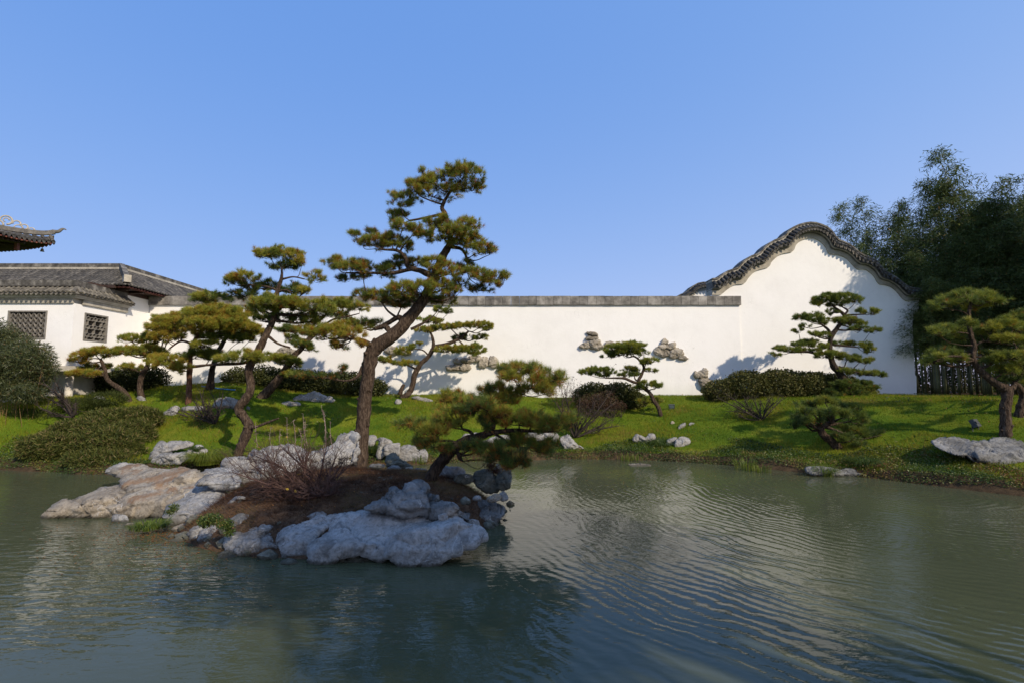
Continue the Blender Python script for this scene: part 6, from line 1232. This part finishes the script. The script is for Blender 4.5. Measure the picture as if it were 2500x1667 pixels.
# ------------------------------------------------------------------ ground stuff: grass blades, needles, cover, floating leaves
def sample_bank(n, test):
    out = []
    while sum(len(o_) for o_ in out) < n:
        x = rng.uniform(-20, 22, n); y_ = rng.uniform(8, 19.5, n); d = sdist(x, y_, POND); k = (np.abs(x) < 1.06 * y_ + .5) & test(x, y_, d); out.append(np.stack([x[k], y_[k], d[k]], 1))
    return np.vstack(out)[:n]
def grassmesh(name, label, pts, h, wd, mat, tint, fn, lean=.35):
    n = len(pts); z = fn(pts[:, 0], pts[:, 1]); p = np.stack([pts[:, 0], pts[:, 1], z - .01], 1); th = rng.uniform(0, math.pi, n)
    s_ = np.stack([np.cos(th), np.sin(th), 0 * th], 1) * np.asarray(wd).reshape(-1, 1) / 2; tipv = p + np.stack([rng.normal(0, lean, n), rng.normal(0, lean, n), np.ones(n)], 1) * np.asarray(h).reshape(-1, 1)
    V = np.stack([p - s_, p + s_, tipv], 1).reshape(-1, 3); return tag(link(name, npmesh(name, V, np.arange(3 * n).reshape(-1, 3), np.repeat(np.clip(tint, 0, 1), 3), False, [M[mat]])), label, kind='stuff')
g_ = sample_bank(240000, lambda x, y_, d: (d > .45 + .25 * np.sin(x * 3)) & ~((y_ > 17.0) & (x > 13.8)) & (y_ < 18.3))
ptn = np.array([mnoise.noise(Vector((a * .55, b_ * .9, 3))) + .5 * mnoise.noise(Vector((a * 1.9, b_ * 2.6, 8))) for a, b_ in g_[:, :2]])
patchy = ptn
grassmesh('grass', 'short green lawn grass covering the far bank', g_, rng.uniform(.025, .075, len(g_)) * (1 + .7 * (patchy > .15)), rng.uniform(.009, .015, len(g_)), 'grass', .52 + .65 * patchy + rng.normal(0, .15, len(g_)), terrain)
c_ = sample_bank(46000, lambda x, y_, d: (d > .0) & (d < .75 + .3 * np.sin(x * 2.3) + .5 * (x > 6)) & (y_ > 8) & (x > -13))
z = terrain(c_[:, 0], c_[:, 1]); p = np.stack([c_[:, 0], c_[:, 1], z + rng.uniform(.0, .07, len(c_))], 1); dr = unit(rng.normal(size=p.shape) * [1, 1, .5] + [0, 0, .2])
V, Fc = quads(p, rng.uniform(.02, .05, len(p)), rng.uniform(.015, .035, len(p)), dr); cn = np.array([mnoise.noise(Vector((a * 1.3, b_ * 1.3, 0))) for a, b_ in c_[:, :2]])
tag(link('ground_cover', npmesh('ground_cover', V, Fc, np.repeat(np.clip(.45 + .7 * cn + rng.normal(0, .15, len(p)) + .15 * (c_[:, 0] > 7), 0, 1), 4), False, [M['cover']])), 'leafy groundcover of green and brown weeds along the shoreline', kind='stuff')
# island litter
n = 85000; th = rng.uniform(0, 2 * math.pi, n); rr = rng.random(n) ** .5 * 1.0; ip = np.stack([ISC[0] + ISR[0] * rr * np.cos(th), ISC[1] + ISR[1] * rr * np.sin(th)], 1)
pat = np.array([mnoise.noise(Vector((a * 1.6, b_ * 1.6, 5))) for a, b_ in ip])
grassmesh('dry_grass', 'dry brown grass and fallen pine needles on the island', ip, rng.uniform(.02, .075, n), rng.uniform(.003, .007, n), 'drygrass', np.where(pat > .22, rng.uniform(.7, 1, n), .35 + pat + rng.normal(0, .2, n)), island, 1.4)
# fallen leaves on soil and lawn
n = 900; th = rng.uniform(0, 2 * math.pi, n); rr = rng.random(n) ** .5 * .95; p = np.stack([ISC[0] + ISR[0] * rr * np.cos(th), ISC[1] + ISR[1] * rr * np.sin(th)], 1); z = island(p[:, 0], p[:, 1]) + .02
V, Fc = quads(np.column_stack([p, z]), rng.uniform(.02, .04, n), rng.uniform(.015, .025, n), unit(rng.normal(size=(n, 3)) * [1, 1, .3]), np.tile([0, 0, 1.0], (n, 1)) + rng.normal(0, .3, (n, 3)))
tag(link('fallen_leaves', npmesh('fallen_leaves', V, Fc, np.repeat(rng.uniform(0, .8, n), 4), False, [M['dryleaf']])), 'scattered brown leaves on the island soil', kind='stuff')
# weeds, pale flowers and fallen leaves on the lawn
lw = sample_bank(2600, lambda x, y_, d: (d > .6) & (y_ < 18) & (np.sin(x * 2.3 + y_) + np.sin(y_ * 3.1 - x) > .9)); z = terrain(lw[:, 0], lw[:, 1]) + .05
V, Fc = quads(np.column_stack([lw[:, :2], z]), rng.uniform(.03, .08, len(lw)), rng.uniform(.02, .045, len(lw)), unit(rng.normal(size=(len(lw), 3)) * [1, 1, .4] + [0, 0, .3]))
tag(link('lawn_weeds', npmesh('lawn_weeds', V, Fc, np.repeat(rng.uniform(.2, .9, len(lw)), 4), False, [M['cover']])), 'broad-leaved weeds dotted through the lawn', kind='stuff')
lw = sample_bank(1100, lambda x, y_, d: (d > .2) & (y_ < 18.1)); z = terrain(lw[:, 0], lw[:, 1]) + .06
V, Fc = quads(np.column_stack([lw[:, :2], z]), rng.uniform(.02, .05, len(lw)), rng.uniform(.015, .03, len(lw)), unit(rng.normal(size=(len(lw), 3)) * [1, 1, .3]))
tag(link('lawn_leaves', npmesh('lawn_leaves', V, Fc, np.repeat(rng.uniform(.3, 1, len(lw)), 4), False, [M['dryleaf']])), 'dry leaves fallen on the lawn', kind='stuff')
# rough pebbles along the island waterline
mb = MB(); ico = [(0, 0, 1), (.9, 0, .45), (.28, .85, .45), (-.72, .53, .45), (-.72, -.53, .45), (.28, -.85, .45), (.72, .53, -.45), (-.28, .85, -.45), (-.9, 0, -.45), (-.28, -.85, -.45), (.72, -.53, -.45), (0, 0, -1)]
icf = [(0, 1, 2), (0, 2, 3), (0, 3, 4), (0, 4, 5), (0, 5, 1), (1, 6, 2), (2, 7, 3), (3, 8, 4), (4, 9, 5), (5, 10, 1), (6, 7, 2), (7, 8, 3), (8, 9, 4), (9, 10, 5), (10, 6, 1), (11, 7, 6), (11, 8, 7), (11, 9, 8), (11, 10, 9), (11, 6, 10)]
for i in range(230):
    a = rng.uniform(0, 6.283); rr_ = rng.normal(.99, .05) if i < 150 else rng.uniform(.2, .95); c = np.array([ISC[0] + ISR[0] * rr_ * math.cos(a), ISC[1] + ISR[1] * rr_ * math.sin(a)]); s_ = (rng.uniform(.03, .11) if i < 150 else rng.uniform(.01, .03))
    z = max(float(island(c[0], c[1])), -.02); e = np.array([rng.uniform(.7, 1.4), rng.uniform(.7, 1.2), rng.uniform(.5, .9)]) * s_
    mb.add([np.array([c[0], c[1], z]) + np.array(q) * e * rng.uniform(.75, 1.2) for q in ico], icf)
tag(mb.build('pebbles', M['rock_dark']), 'rough dark pebbles and broken stones along the island edge', kind='stuff')
def floaters(n, f):
    q = []
    while len(q) < n:
        px_, py_ = f(); w_ = PW(px_, py_, .004)
        if w_[2] < .01: q.append(w_)
    return np.array(q)
q = floaters(1500, lambda: ((430 + abs(rng.normal(0, 70)) * rng.choice([-1, 1]) , 1292 + abs(rng.normal(0, 18))) if rng.random() < .55 else (rng.normal(430, 150), 1275 + abs(rng.normal(0, 60)))))
q2 = floaters(420, lambda: (rng.uniform(1300, 2450), np.interp(rng.uniform(1300, 2450), [1300, 2450], [1125, 1160]) + abs(rng.normal(0, 22))))
q3 = floaters(160, lambda: (rng.uniform(20, 700), rng.uniform(1220, 1400)))
for nm_, qq, lb, tn in (('floating_leaves', np.vstack([q, q3]), 'orange brown leaves floating around the left end of the island', (.2, .9)), ('floating_debris', q2, 'pale specks of floating debris along the far shoreline', (.5, 1))):
    n = len(qq); a = rng.uniform(0, 6.28, n); dr = np.stack([np.cos(a), np.sin(a), 0 * a], 1); qq[:, 2] = .004 + rng.uniform(0, .003, n)
    V, Fc = quads(qq, rng.uniform(.015, .04, n), rng.uniform(.01, .022, n), dr, np.tile([0, 0, 1.0], (n, 1))); tag(link(nm_, npmesh(nm_, V, Fc, np.repeat(rng.uniform(*tn, n), 4), False, [M['dryleaf']])), lb, kind='stuff')

# lattice bars were built in world space: give them the frame's inverse
bpy.context.view_layer.update()
for lb in WB: lb.matrix_parent_inverse = lb.parent.matrix_world.inverted()
